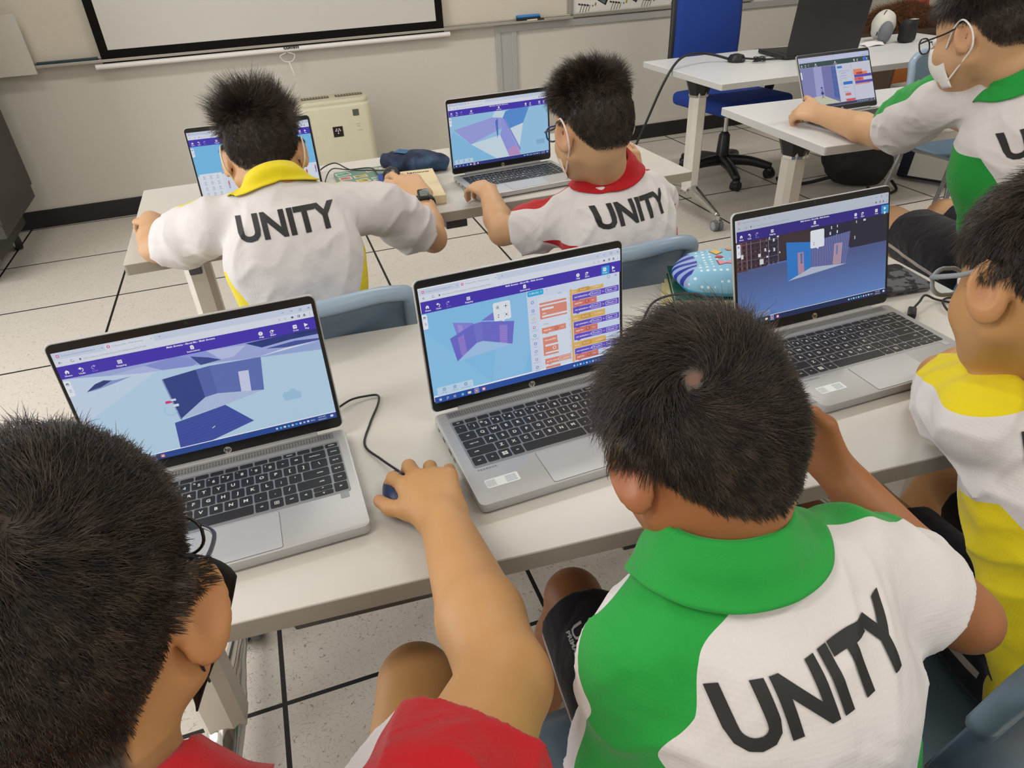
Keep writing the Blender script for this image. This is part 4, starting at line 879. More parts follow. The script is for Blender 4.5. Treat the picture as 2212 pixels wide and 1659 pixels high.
def add_head(S, c, R, s=1.0, ear=1.0):
    P = lambda x, y, z: V3(c) + R @ (V3(x, y, z) * s)
    S.ell(P(0, -.008, .028), R, (.072 * s, .088 * s, .079 * s), k=.012); S.ell(P(0, -.03, -.01), R, (.062 * s, .062 * s, .062 * s), k=.03)
    S.ell(P(0, .030, -.03), R, (.058 * s, .055 * s, .068 * s), k=.025); S.cone(P(0, .045, -.082), P(0, .05, -.075), .030 * s, .030 * s, k=.03)
    for q in (-1, 1):
        S.ell(P(q * .036, .052, -.040), R, (.024 * s, .024 * s, .026 * s), k=.02)            # cheeks
        S.cone(P(q * .052, .0, -.05), P(q * .022, .055, -.088), .022 * s, .018 * s, k=.025)   # jaw
        S.ell(P(q * .030, .082, -.006), R, (.016 * s, .010 * s, .010 * s), k=.012, sign=-1)   # eye sockets
        # ear: a cupped shell standing off the skull
        ce = P(q * .0815, -.012, -.012); a = -q * 0.52; Ra = R @ np.array([[math.cos(a), -math.sin(a), 0], [math.sin(a), math.cos(a), 0], [0, 0, 1]])
        E = Solid(); E.ell(ce, Ra, (.0072 * s, .0190 * s * ear, .031 * s * ear), k=0); E.ell(ce + Ra @ V3(q * .0085 * s, .002 * s, .004 * s), Ra, (.0085 * s, .0135 * s, .022 * s), k=.003, sign=-1); E.ell(ce + Ra @ V3(q * -.0095 * s, -.010 * s, .002 * s), Ra, (.0075 * s, .013 * s, .024 * s), k=.004, sign=-1)
        E.cone(P(q * .076, .0, -.036), P(q * .079, -.001, -.030), .0075 * s, .0065 * s, k=.004)
        S.add(E, k=.005)
    S.cone(P(0, .082, .0), P(0, .098, -.030), .0075 * s, .0115 * s, k=.01)
    for q in (-1, 1): S.ell(P(q * .011, .088, -.034), R, (.0085 * s, .009 * s, .0075 * s), k=.005)
    S.ell(P(0, .082, -.058), R, (.018 * s, .008 * s, .005 * s), k=.004); S.ell(P(0, .081, -.066), R, (.015 * s, .008 * s, .0055 * s), k=.004)
    return P

def make_hair(name, S, c, R, parent, s=1.0, n=9000, whorl=(0.0, -.55, .83), swirl=1.0, top=.035, side=.010, lift=.45, rad=.00022, seed=1, nape=-.62, hmat=None, sidez=-.02, clump=.35, thin=0.0, segs=5, spike=0.0, fringe=.30, droop=.25, width=1.0, crown=.05, uptilt=0.0):
    rg = np.random.default_rng(seed); m = int(n * 2.1); u = rg.normal(size=(m, 3)); u /= np.linalg.norm(u, axis=1)[:, None]
    x, y, z = u.T
    # hairline: forehead, above the ears, nape
    line = np.where(y > .35, fringe + .35 * (y - .35), np.where(y > -.25, sidez + (.35 - np.abs(y - .05)) * 0 + np.clip((y - .05) / .3, 0, 1) * (fringe - sidez), sidez + (nape - sidez) * np.clip((-.25 - y) / .35, 0, 1)))
    keep = z > line; w = nrm(whorl); cw = u @ w
    if thin > 0: keep &= ~((cw > math.cos(thin)) & (rg.random(m) < .9 * np.clip((cw - math.cos(thin)) / (1 - math.cos(thin)), 0, 1) ** .5 + .15))
    u = u[keep][:n]; z = u[:, 2]; y = u[:, 1]; n = len(u); C = V3(c) + R @ (V3(0, -.008, .012) * s)
    dirs = u @ R.T; t = np.full(n, .14 * s)
    for _ in range(18): t -= np.clip(S(C + dirs * t[:, None]), -.02, .02) * .9
    P0 = C + dirs * (t - .0008)[:, None]
    ok = ~((t > .089 * s) & (np.abs(u[:, 0]) > .72)); u, dirs, t, P0, z, y = u[ok], dirs[ok], t[ok], P0[ok], z[ok], y[ok]; n = len(u)
    # length: long on the crown, clipped short round the ears and nape
    lg = np.clip((z - crown - .12 * (y < -.3)) / .42, 0, 1) ** 1.2; Ln = (side + (top - side) * lg) * s * (.75 + .5 * rg.random(n)); Ln *= 1 - .55 * np.clip((-.25 - z) / .4, 0, 1)
    def flow(d):
        cw = d @ w; away = d * cw[:, None] - w; ln = np.linalg.norm(away, axis=1); away /= ln[:, None] + 1e-6
        sw = np.cross(w[None], d); sw /= np.linalg.norm(sw, axis=1)[:, None] + 1e-6; a = swirl * np.exp(-ln * 1.1); f = away * np.cos(a)[:, None] + sw * np.sin(a)[:, None]
        return f
    # clumps share a direction jitter
    nc = max(20, n // 26); cc = u[rg.integers(0, n, nc)]; best = np.zeros(n, int)
    for i in range(0, n, 4000): best[i:i + 4000] = np.argmax(u[i:i + 4000] @ cc.T, 1)
    jc = rg.normal(size=(nc, 3))[best] * clump * .55; js = rg.normal(size=(n, 3)) * .16; lj = (.8 + .4 * rg.random(nc))[best]; Ln *= lj
    pts = [P0]; d = u.copy(); p = P0.copy(); vdir = None; lf = lift * (1 - .35 * (1 - lg))
    for k in range(segs):
        f = flow(d); tt = (k + .5) / segs
        dv = f * (1 - lf * (1 - .6 * tt))[:, None] + d * (lf * (1 - .45 * tt) * (1.3 - .5 * tt))[:, None] + jc * (.35 + .4 * tt) + js
        if spike: dv += d * (spike * lg)[:, None] * (1 - .3 * tt)
        if uptilt: dv[:, 2] += uptilt * lg
        dv = dv @ R.T; dv[:, 2] -= droop * tt * (1 - lg * .5); dv /= np.linalg.norm(dv, axis=1)[:, None]
        p = p + dv * (Ln / segs)[:, None]
        sd = S(p); low = sd < .0015; p = p + (p - C) / np.linalg.norm(p - C, axis=1)[:, None] * np.where(low, np.clip(.0015 - sd, 0, .01), 0)[:, None]
        pts.append(p.copy()); q = (p - C) @ R; d = q / np.linalg.norm(q, axis=1)[:, None]
    P_ = np.stack(pts, 1); ns = segs + 1
    T = np.gradient(P_, axis=1); T /= np.linalg.norm(T, axis=2)[:, :, None] + 1e-9
    A = np.cross(T, (dirs + .01)[:, None, :]); A /= np.linalg.norm(A, axis=2)[:, :, None] + 1e-9; B = np.cross(T, A)
    rr = rad * width * (np.array([1.0 - .8 * (k / segs) ** 2 for k in range(ns)])[None, :, None]) * (.7 + .6 * rg.random(n))[:, None, None]
    ring = [P_ + (A * math.cos(a) + B * math.sin(a)) * rr for a in (0.5, 0.5 + 2 * PI / 3, 0.5 + 4 * PI / 3)]
    Vv = np.stack(ring, 2).reshape(-1, 3); base = (np.arange(n) * ns * 3)[:, None, None]; k_ = np.arange(segs)[None, :, None] * 3; q_ = np.arange(3)[None, None, :]; q2 = (q_ + 1) % 3
    F = np.stack([base + k_ + q_, base + k_ + q2, base + k_ + 3 + q2, base + k_ + 3 + q_], -1).reshape(-1, 4)
    st = np.repeat(np.clip(rg.random(n) ** 2.5 * .7 + .65 * (rg.random(nc) ** 3)[best], 0, 1), ns * 3)
    return mesh_from(name, Vv, F, hmat or HAIRM, parent, {'strand': st})

def person(name, label, J, color, skin, cell=.004, fat=1.0, arm=1.0, hands=None, hair=None, mask=None, glasses=None, wide=1.0, text=None, legs=True, size=1.0, collar=None, sleeve=(.60, .60), panelL=None, panelR=None, back=0.02, wr_seed=0, fold=1.0, depth=.70, hs=1.0, ear=1.0, side_thr=.74, shoes=None, shorts_logo=False, neck_r=.044, pwid=(.35, .35), stitch='', shortlen=.70, side_top=.73, side_off=''):
    J = {k: V3(v) for k, v in J.items()}
    root_loc = J['hip'].copy(); root_loc[2] = 0.0
    root = empty('person', tuple(root_loc), 0, label, 'person')
    O = root_loc; inv = lambda v: v - O
    rt = nrm(J['shR'] - J['shL']); up = nrm(J['neck'] - J['hip']); fw = nrm(np.cross(up, rt)); rt2 = np.cross(fw, up)
    HR = frame(J['hf'], J['hu']); hc = J['head']
    chest = lerp(J['hip'], J['neck'], .70) - fw * back; waist = lerp(J['hip'], J['neck'], .30) - fw * back * .5; w = wide
    # --- body (skin), one continuous mesh
    S = Solid(); P = add_head(S, hc, HR, hs, ear); nk = J['neck'] - fw * .0; nh = P(0, -.022, -.055)
    S.cone(nh, nk, neck_r * .98, neck_r * 1.08, k=.022); fl = (fw, depth)
    S.cone(J['hip'], waist, .118 * w, .108 * w, k=.02, flat=fl); S.cone(waist, chest, .108 * w, .118 * w, k=.02, flat=fl)
    S.cone(chest, lerp(chest, nk, .55), .112 * w, .07 * w, k=.02, flat=fl); S.cone(J['shL'], J['shR'], .040 * fat, .040 * fat, k=.03)
    for q in 'LR':
        sh, el, wr = J['sh' + q], J['el' + q], J['wr' + q]; a = arm
        S.cone(nk, sh, .04, .036, k=.03); S.cone(sh, el, .0405 * a, .0335 * a, k=.012); S.cone(el, lerp(el, wr, .32), .0325 * a, .0345 * a, k=.012)
        S.cone(lerp(el, wr, .32), wr, .0345 * a, .0235 * a, k=.012, flat=None)
        if legs:
            S.cone(J['hp' + q], J['kn' + q], .068 * fat, .046 * fat, k=.03); S.cone(J['kn' + q], lerp(J['kn' + q], J['an' + q], .3), .044 * fat, .046 * fat, k=.015); S.cone(lerp(J['kn' + q], J['an' + q], .3), J['an' + q], .046 * fat, .028 * fat, k=.015)
    tips = {}
    for q, h in (hands or {}).items():
        tips[q] = add_hand(S, J['wr' + q], **h)
    Wd = nrm(hair.get('whorl', (0, -.55, .83))) if hair else None
    def stub(v):
        q = (v + O - (hc + HR @ (V3(0, -.008, .012) * hs))) @ HR; r = np.linalg.norm(q, axis=1); u = q / r[:, None]; x, y, z = u.T
        np_ = hair.get('nape', -.62) - .04; sz = hair.get('sidez', -.02); fr = hair.get('fringe', .3)
        line = np.where(y > .35, fr + .35 * (y - .35), np.where(y > -.25, sz + np.clip((y - .05) / .3, 0, 1) * (fr - sz), sz + (np_ - sz) * np.clip((-.25 - y) / .35, 0, 1)))
        k = np.clip((z - line) / .12 + .2, 0, 1) * (r < .118 * hs); k = k * np.where(np.abs(x) > .90, (r < .083 * hs) * 1.0, 1)
        th = hair.get('thin', 0)
        if th: k = k * (1 - .33 * np.clip((u @ Wd - math.cos(th * .9)) / (1 - math.cos(th)) * 2.2, 0, 1))
        return k * hair.get('dark', .96)
    v, f = skin_solid(S, cell); v = v - O
    def flush(v):
        k = np.zeros(len(v))
        for t_ in tips.values():
            for p_ in t_: k = np.maximum(k, np.clip(1 - np.linalg.norm(v + O - p_, axis=1) / .02, 0, 1) * .55)
        for q in (-1, 1): k = np.maximum(k, np.clip(1 - np.linalg.norm(v + O - P(q * .08, -.01, -.015), axis=1) / .035, 0, 1) * .5)
        return k
    body = mesh_from('body', v, f, skin, root, {'stubble': stub if hair else np.zeros(len(v)), 'flush': flush}, relax=1)
    # eyes
    for q in (-1, 1):
        m = MB(); e = P(q * .030, .071, -.006) - O; m.ball(tuple(e), .0105 * hs, seg=16); e2 = P(q * .030, .0785, -.0065) - O; m.ball(tuple(e2), .0052 * hs, seg=12, mi=1); m.build('eye', [eyew, eyeb], root, smooth=True)
    if hair: 
        hk = {k: v_ for k, v_ in hair.items() if k != 'dark'}; h = make_hair('hair', S, hc, HR, root, s=hs, **hk); h.data.transform(Matrix.Translation(tuple(-O)))
    # --- shirt: looser solid over trunk and upper arms, hollow sleeve ends
    T = Solid(); e = .010
    T.cone(J['hip'] - up * .015, waist, (.122 * w + e), (.112 * w + e), k=.02, flat=fl); T.cone(waist, chest, .112 * w + e, .124 * w + e, k=.03, flat=fl)
    T.cone(chest, lerp(chest, nk, .60), .118 * w + e, .078 * w + e, k=.03, flat=fl); T.cone(lerp(J['shL'], nk, .15), lerp(J['shR'], nk, .15), .046 * fat + e * .4, .046 * fat + e * .4, k=.04)
    for q in 'LR': T.cone(nk - up * .014, J['sh' + q], .045, .044 * fat, k=.033)
    hem = {}; cav = []
    for q, tl in zip('LR', sleeve):
        sh, el = J['sh' + q], J['el' + q]; h = lerp(sh, el, tl); ax = nrm(el - sh); hem[q] = (h, ax)
        dz = V3(0, 0, -.007); ro = .053 * arm + .009; Z = Solid(); Z.cone(sh - ax * .01, lerp(sh, h, .5) + dz * .5, .046 * fat + .003, ro - .004, k=.0); Z.cone(lerp(sh, h, .5) + dz * .5, h + dz + ax * .06, ro - .004, ro + .003, k=.02); Z.cut(h, ax)
        T.add(Z, k=.022)
        cav.append((lerp(sh, h, .60) + dz * .6, h + dz + ax * .12, ro - .016, ro - .0085))
        # keep cloth off the forearm side of the hem
    T.cut(J['hip'] - up * .03, -up)
    for c_ in cav:
        T.cone(*c_, k=.002, sign=-1)
    nu_ = nrm(nh - nk); T.cone(nk + nu_ * .020, nk + nu_ * .12, neck_r * 1.02, neck_r * 1.25, k=.004, sign=-1); ca_ = nrm(nu_ + up * .9); nkc = nk + ca_ * ((collar or {}).get('top', .048)); T.nk = (nkc, ca_)
    rs = wr_seed * 7.3
    def wrinkle(p):
        q = p - O; a = nrm(rt * .5 + up * .75); b_ = nrm(rt * .6 - up * .7); f1 = np.stack([q @ a * 9 + rs, q @ nrm(np.cross(a, fw)) * 26, q @ fw * 12], 1); f2 = np.stack([q @ b_ * 8 - rs, q @ nrm(np.cross(b_, fw)) * 24 + 3, q @ fw * 10 + rs], 1)
        n1 = vnoise(f1); n2 = vnoise(f2); r1 = (1 - np.abs(n1)) ** 3; r2 = (1 - np.abs(n2)) ** 3
        t = (q - inv(J['hip'])) @ up; amp = (.0055 + .0045 * np.clip(1 - t / .28, 0, 1)) * np.clip(np.linalg.norm(p - nk, axis=1) / .12, .15, 1)
        for s_ in 'LR':
            ds = np.linalg.norm(p - (lerp(J['sh' + s_], J['el' + s_], .45) - up * .02), axis=1); amp = amp + .0035 * np.exp(-(ds / .09) ** 2)
        hm = np.minimum(*[np.linalg.norm(p - hem[s_][0], axis=1) for s_ in 'LR']); kk = fold * np.clip(hm / .09, .35, 1); return -(r1 - .45) * amp * kk - (r2 - .45) * amp * .7 * kk
    T.warp = wrinkle
    v, f = skin_solid(T, cell); v = v - O
    dflt = ((fw * .6 + up * .8), (fw * .6 + up * .8))
    pd = {'L': [nrm(x) for x in (panelL or dflt)], 'R': [nrm(x) for x in (panelR or dflt)]}
    pw = {'L': pwid[0], 'R': pwid[1]}
    def panel(v):
        p = v + O; out = np.full(len(v), -1.0)
        for q in 'LR':
            sh, el = J['sh' + q], J['el' + q]; nn = nk + up * .0
            sg = -1 if q == 'L' else 1
            bst = None
            acc_, wt_ = 0, 0; lm_ = None
            for (a, b), pdir in zip(((nn, sh), (sh, el)), pd[q]):
                ba = b - a; t = np.clip((p - a) @ ba / (ba @ ba), 0, 1); c_ = a + t[:, None] * ba; d_ = p - c_; ln = np.linalg.norm(d_, axis=1)
                wi = np.exp(-ln / .012) + 1e-30; acc_ = acc_ + wi * ((d_ / (ln[:, None] + 1e-6)) @ pdir); wt_ = wt_ + wi; lm_ = ln if lm_ is None else np.minimum(lm_, ln)
            f_ = acc_ / wt_ - (1 - pw[q]) + np.where(lm_ > .11, -(lm_ - .11) * 30, 0); f_ = np.where((p - nk) @ rt2 * sg < 0, -1, f_)
            out = np.maximum(out, f_)
            # panel under the arm, widening towards the waist
            l = (p - chest) @ rt2 * sg; dd = (p - lerp(J['hip'], chest, .5)) @ fw; hgt = (p - J['hip']) @ up; top_ = (lerp(J['hip'], J['neck'], side_top) - J['hip']) @ up
            ang = np.arctan2(np.abs(l), np.maximum(-dd - back * .3, -1) / depth + 1e-4)      # 0 = spine, pi/2 = flank
            thr = side_thr + .55 * np.clip((hgt - top_ * .55) / (top_ * .45), 0, 2) ** 1.6 - .10 * np.clip(1 - hgt / (top_ * .6), 0, 1)
            onarm = np.linalg.norm(p - sh, axis=1); arm_t = (p - sh) @ nrm(el - sh)
            g = np.minimum(ang - thr, (math.pi - .9) - ang); g = np.minimum(g, (top_ - hgt) * 12); g = np.where(l < 0, -1, g)
            da = np.linalg.norm((p - sh) - np.outer(np.clip(arm_t, 0, 1), nrm(el - sh)), axis=1)
            g = np.where((arm_t > .03) & (da < .085 * arm), -1, g)
            if q not in side_off: out = np.maximum(out, g)
        return out
    shirt = mesh_from('shirt', v, f, SHIRTM[color], root, {'panel': panel}, relax=1)
    if stitch:
        for q in stitch:
            h_, ax2 = hem[q]; e1 = nrm(np.cross(ax2, V3(0, 0, 1))); e2 = np.cross(ax2, e1); m = MB()
            for off in (.014, .019):
                c0 = h_ - ax2 * off + V3(0, 0, -.007); pv = []
                for k in range(60):
                    rd = e1 * math.cos(2 * PI * k / 60) + e2 * math.sin(2 * PI * k / 60); ts = np.linspace(.03, .10, 60); dd_ = T(c0 + rd * ts[:, None]); ix = np.where(dd_ > 0)[0]; pv.append(c0 + rd * (ts[ix[0]] if len(ix) else .07) - O + rd * .0004)
                for k in range(60): m.tube([tuple(lerp(pv[k], pv[(k + 1) % 60], .08)), tuple(lerp(pv[k], pv[(k + 1) % 60], .80))], .00055, seg=5, smooth=0)
            st__ = m.build('stitching', mat('thread_white', '#e9e4e2', .6), root); st__.parent = shirt
    # --- collar: stand and turned-down fall
    cn, ca = T.nk; cf = nrm(fw - ca * (fw @ ca)); cr = np.cross(cf, ca); k_ = collar or {}
    r0 = neck_r + .004 + k_.get('r', 0); fall = k_.get('fall', .046); NV = 26
    cols = []; NU = 80
    for iu in range(NU + 1):
        a = PI * .17 + iu / NU * PI * 1.66; rd = cf * math.cos(a) + cr * math.sin(a); fr = max(0, math.cos(a)); base = cn + rd * r0 - ca * (.020 * fr)
        row = [base - ca * .026, base - ca * .012, base + ca * .002, base + ca * .006 + rd * .0015, base + ca * .005 + rd * .0045]
        L_ = fall * (1 + .35 * fr ** 2); q = row[-1]
        for k in range(14): q = q + nrm(rd * (.55 + .5 * k / 13) - ca * 1.0) * L_ / 14; row.append(q)
        cols.append(row)
    A_ = np.array(cols); sh_ = A_.shape; pts_ = A_.reshape(-1, 3); p00 = pts_.copy()
    fi = np.tile(np.arange(sh_[1]), sh_[0]); fallm = fi >= 3
    for _ in range(14):                       # drape the fall onto the cloth
        d0 = T(pts_); g = np.stack([T(pts_ + V3(*(1e-3 if i_ == q else 0 for i_ in range(3)))) - d0 for q in range(3)], 1); g /= np.linalg.norm(g, axis=1)[:, None] + 1e-9
        tgt = .0035; push = np.where(fallm & (d0 < tgt), tgt - d0, 0); pull = np.where((fi >= 12) & (d0 > tgt + .002) & (d0 < .04), -(d0 - tgt - .002) * .35 * (fi - 11) / 7, 0); pts_ = pts_ + g * np.clip(push + pull, -.006, .006)[:, None]; dv_ = pts_ - p00; ln_ = np.linalg.norm(dv_, axis=1)[:, None] + 1e-9; pts_ = p00 + dv_ * np.minimum(1, .032 / ln_)
    Dv = (pts_ - p00).reshape(sh_)
    for _ in range(3):
        E_ = Dv.copy(); E_[1:-1] = (Dv[:-2] + 2 * Dv[1:-1] + Dv[2:]) / 4; Dv = E_.copy(); Dv[:, 1:-1] = (E_[:, :-2] + 2 * E_[:, 1:-1] + E_[:, 2:]) / 4
    A_ = p00.reshape(sh_) + Dv; g1 = np.gradient(A_, axis=0); g2 = np.gradient(A_, axis=1); nn = np.cross(g1, g2); nn /= np.linalg.norm(nn, axis=2)[:, :, None] + 1e-9
    ctr = A_ - cn; nn = np.where(((nn * ctr).sum(2) < 0)[:, :, None], -nn, nn); ok_ = (np.linalg.norm(np.cross(g1, g2), axis=2) > 1e-9)[:, :, None]
    B_ = np.concatenate([A_, (A_ + nn * .0022 * ok_)[:, ::-1], A_[:, :1]], axis=1); sh_ = B_.shape
    m = MB(); m.grid(lambda u_, v_: tuple(B_[int(round(u_ * NU))][int(round(v_ * (sh_[1] - 1)))] - O), NU, sh_[1] - 1); cl = m.build('collar', COLLM[color], root, smooth=True); cl.parent = shirt
    # --- UNITY across the shoulder blades, laid onto the cloth
    if text:
        bv = BVHTree.FromPolygons([tuple(x) for x in v], [tuple(q) for q in f]); tc_ = text
        TV, TF = text_mesh('UNITY', 1.0, 0.035, 'CENTER', 3); bmt = bmesh.new(); vs = [bmt.verts.new((a, b, 0)) for a, b in TV]
        for q in TF:
            try: bmt.faces.new([vs[i] for i in q])
            except ValueError: pass
        for ax, lo_, hi_, n_ in ((0, -1.8, 1.8, 46), (1, -.5, .5, 14)):
            for i in range(n_):
                c0 = lo_ + (hi_ - lo_) * i / (n_ - 1); bmesh.ops.bisect_plane(bmt, geom=bmt.verts[:] + bmt.edges[:] + bmt.faces[:], plane_co=(c0, 0, 0) if ax == 0 else (0, c0, 0), plane_no=(1, 0, 0) if ax == 0 else (0, 1, 0))
        cen = inv(lerp(J['hip'], J['neck'], tc_.get('t', .74))) + rt2 * tc_.get('dx', 0); ro = tc_.get('rot', 0); tr = rt2 * math.cos(ro) + up * math.sin(ro); tu = up * math.cos(ro) - rt2 * math.sin(ro); sz = tc_.get('size', .085); ysc = tc_.get('ys', 1.0)
        for vt in bmt.verts:
            p_ = cen + tr * vt.co.x * sz + tu * vt.co.y * sz * ysc; st_ = p_ - fw * .30
            hit = bv.ray_cast(Vector(st_), Vector(fw), .6)
            h_ = hit[0] if hit[0] is not None else Vector(p_ - fw * .1)
            nn_ = hit[1] if hit[0] is not None else Vector(-fw)
            if nn_.dot(Vector(fw)) > 0: nn_ = -nn_
            vt.co = h_ + nn_ * .0009 - Vector(fw) * .0004
        me = bpy.data.meshes.new('lettering'); bmt.to_mesh(me); bmt.free(); lt = finish('lettering', me, inkm, root); lt.parent = shirt
    # --- shorts
    if legs:
        Q = Solid(); Q.cone(J['hip'] - up * .03, lerp(J['hip'], waist, .8), .122 * w, .114 * w, k=.02, flat=(fw, .78))
        for q in 'LR':
            hp, kn = J['hp' + q], J['kn' + q]; ax = nrm(kn - hp); h = lerp(hp, kn, shortlen); Z = Solid(); Z.cone(hp, h + ax * .05, .080 * fat, .066 * fat, k=0); Z.cut(h, ax); Z.cone(lerp(hp, h, .6), h + ax * .2, .060 * fat, .060 * fat, k=.002, sign=-1); Q.add(Z, k=.02)
        Q.warp = lambda p: -(1 - np.abs(vnoise((p - O) * V3(11, 11, 18) + rs))) ** 2 * .004
        v2, f2 = skin_solid(Q, max(cell, .004)); v2 = v2 - O
        def stripe(v):
            p = v + O; out = np.full(len(v), -1.0)
            for q in 'LR':
                hp, kn = J['hp' + q], J['kn' + q]; ax = nrm(kn - hp); sg = -1 if q == 'L' else 1; sd = nrm(rt2 * sg + V3(0, 0, .3)); c_ = p - hp - np.outer((p - hp) @ ax, ax); t_ = (p - hp) @ ax; up_ = nrm(np.cross(ax, sd)); e_ = np.abs(c_ @ up_ + .012)
                near = np.linalg.norm(c_, axis=1) < .10; out = np.maximum(out, np.where(near & (c_ @ sd > .03) & (t_ > -.02) & (t_ < np.linalg.norm(kn - hp)), .006 - e_, -1))
            return out * 100
        so_ = mesh_from('shorts', v2, f2, navy, root, {'panel': stripe}, relax=1)
        if shorts_logo:
            bs = BVHTree.FromPolygons([tuple(x) for x in v2], [tuple(x) for x in f2]); hp, kn = inv(J['hpL']), inv(J['knL']); n_ = nrm(V3(*shorts_logo)); r_ = nrm(hp - kn); r_ = nrm(r_ - n_ * (r_ @ n_)); u_ = np.cross(n_, r_); m = MB()
            for tx, sz_, oy in (('UNITY', .026, 0), ('PRIMARY SCHOOL', .0085, -.013)):
                def fn(x, y):
                    p_ = lerp(kn, hp, .20) + r_ * x + u_ * (y + oy); h_ = bs.ray_cast(Vector(p_ + n_ * .2), Vector(-n_), .4); return (h_[0] + Vector(n_) * .0012) if h_[0] is not None else Vector(p_)
                put_text(m, tx, sz_, fn, .0003)
            lg_ = m.build('lettering', mat('print_silver', '#b9b9bb', .5), root); lg_.parent = so_
        for q in 'LR':
            an = J['an' + q]; d = V3(J.get('foot' + q, fw * V3(1, 1, 0))); d = nrm(d * V3(1, 1, 0)); K = Solid(); g0 = V3(an[0], an[1], .03)
            K.cone(g0 - d * .035, g0 + d * .05, .030, .031, k=.02); K.cone(g0 + d * .05, g0 + d * .13, .031, .024, k=.02, flat=None); K.cone(g0 - d * .02, an, .032, .034, k=.02); K.cut(an + V3(0, 0, .01), V3(0, 0, 1)); K.cut((0, 0, 0.004), V3(0, 0, -1))
            v3, f3 = skin_solid(K, .004); mesh_from('shoe', v3 - O, f3, shoe_m, root, relax=1)
    if mask: add_mask(root, P, O, HR, hs, mask)
    if glasses: add_glasses(root, P, O, HR, hs, glasses)
    return root, dict(P=P, O=O, S=S, T=T, tips=tips, fw=fw, up=up, rt=rt2, hem=hem)
shoe_m = mat('shoe_white', '#b5aca0', 0.6, vary=.1, bump=.3, bscale=120)
mask_m = {'white': mat('mask_white', '#e8e8e4', 0.8, bump=.2, bscale=500), 'pink': mat('mask_floral', '#e2cfc9', 0.8, vary=.25, scale=160), 'black': mat('mask_black', '#171719', .8, bump=.3, bscale=300), 'cream': mat('mask_cream', '#ddd5bd', 0.8)}
def add_mask(root, P, O, R, s, col):
    def F(u, v_):
        a = (u - .5) * 2 * 1.15; z = -.018 - v_ * .085; r = (.066 if col != 'black' else .095 - .042 * v_) + .012 * math.cos(a * 1.2) * math.sin(PI * min(1, v_ * 1.2)); ff = .092 + .012 * math.sin(PI * v_) - .02 * v_
        x = math.sin(a) * r; y = math.cos(a) * ff * 1.08 - .005 * v_; return tuple(P(x, y, z) - O)
    m = MB(); m.grid(F, 28, 12, thick=.0012); mk_ = m.build('mask', mask_m[col], root, smooth=True)
    lx, ly = (.0835, 0) if col != 'black' else (.075, .012)
    for q in (-1, 1):
        m = MB(); m.tube([tuple(P(q * .062, .035, -.025) - O), tuple(P(q * .077, .010, .010) - O), tuple(P(q * lx, -.012, .022) - O), tuple(P(q * (lx + .0025), -.030 + ly, .0) - O), tuple(P(q * lx, -.030 + ly, -.030) - O), tuple(P(q * .073, -.008, -.052) - O), tuple(P(q * .058, .035, -.088) - O)], .0019 if col != 'black' else .0009, seg=8, smooth=3); m.build('ear_loop', mask_m[col], mk_, smooth=True)
glass_m = None
def add_glasses(root, P, O, R, s, spec):
    global glass_m
    if glass_m is None:
        glass_m, N, L, b = nodes_mat('lens_glass'); b.inputs['Base Color'].default_value = (.9, .95, 1, 1); b.inputs['Roughness'].default_value = 0.05; b.inputs['Transmission Weight'].default_value = 1.0; b.inputs['IOR'].default_value = 1.05
    fm = mat('glasses_' + spec['name'], spec['col'], .25, spec.get('metal', 0)); tm = mat('temple_' + spec['name'], spec.get('temple', spec['col']), .3); rr = spec.get('r', .0016)
    m = MB(); y0 = .102
    for q in (-1, 1):
        pts = [tuple(P(q * .031 + .0215 * math.cos(a) * (1 + .06 * abs(math.sin(2 * a))), y0 - .004 * abs(math.cos(a) * q * .5 + .5), -.008 + .0155 * math.sin(a) * (1 + .1 * abs(math.sin(2 * a)))) - O) for a in np.linspace(0, 2 * PI, 20, endpoint=False)]
        m.tube(pts, rr, seg=8, smooth=1, closed=True)
    m.tube([tuple(P(-.010, y0, -.004) - O), tuple(P(0, y0 + .003, -.001) - O), tuple(P(.010, y0, -.004) - O)], rr, smooth=2); g = m.build('glasses', fm, root, smooth=True)
    for q in (-1, 1):
        m = MB(); m.prism([(.0205 * math.cos(a), .0148 * math.sin(a)) for a in np.linspace(0, 2 * PI, 20, endpoint=False)], -.0005, .0005)
        b = m.build('lens', glass_m, g); b.matrix_local = Matrix.Translation(tuple(P(q * .031, y0 - .001, -.008) - O)) @ Matrix([list(r_) for r_ in np.stack([R[:, 0], R[:, 2], -R[:, 1]], 1)]).to_4x4()
        m = MB(); m.tube([tuple(P(q * .0535, y0 - .004, -.002) - O), tuple(P(q * .068, .075, .0) - O), tuple(P(q * .0765, .03, .004) - O), tuple(P(q * .0775, -.006, .010) - O), tuple(P(q * .076, -.026, -.006) - O)], rr * 1.15, smooth=3); m.build('temple', tm, g, smooth=True)
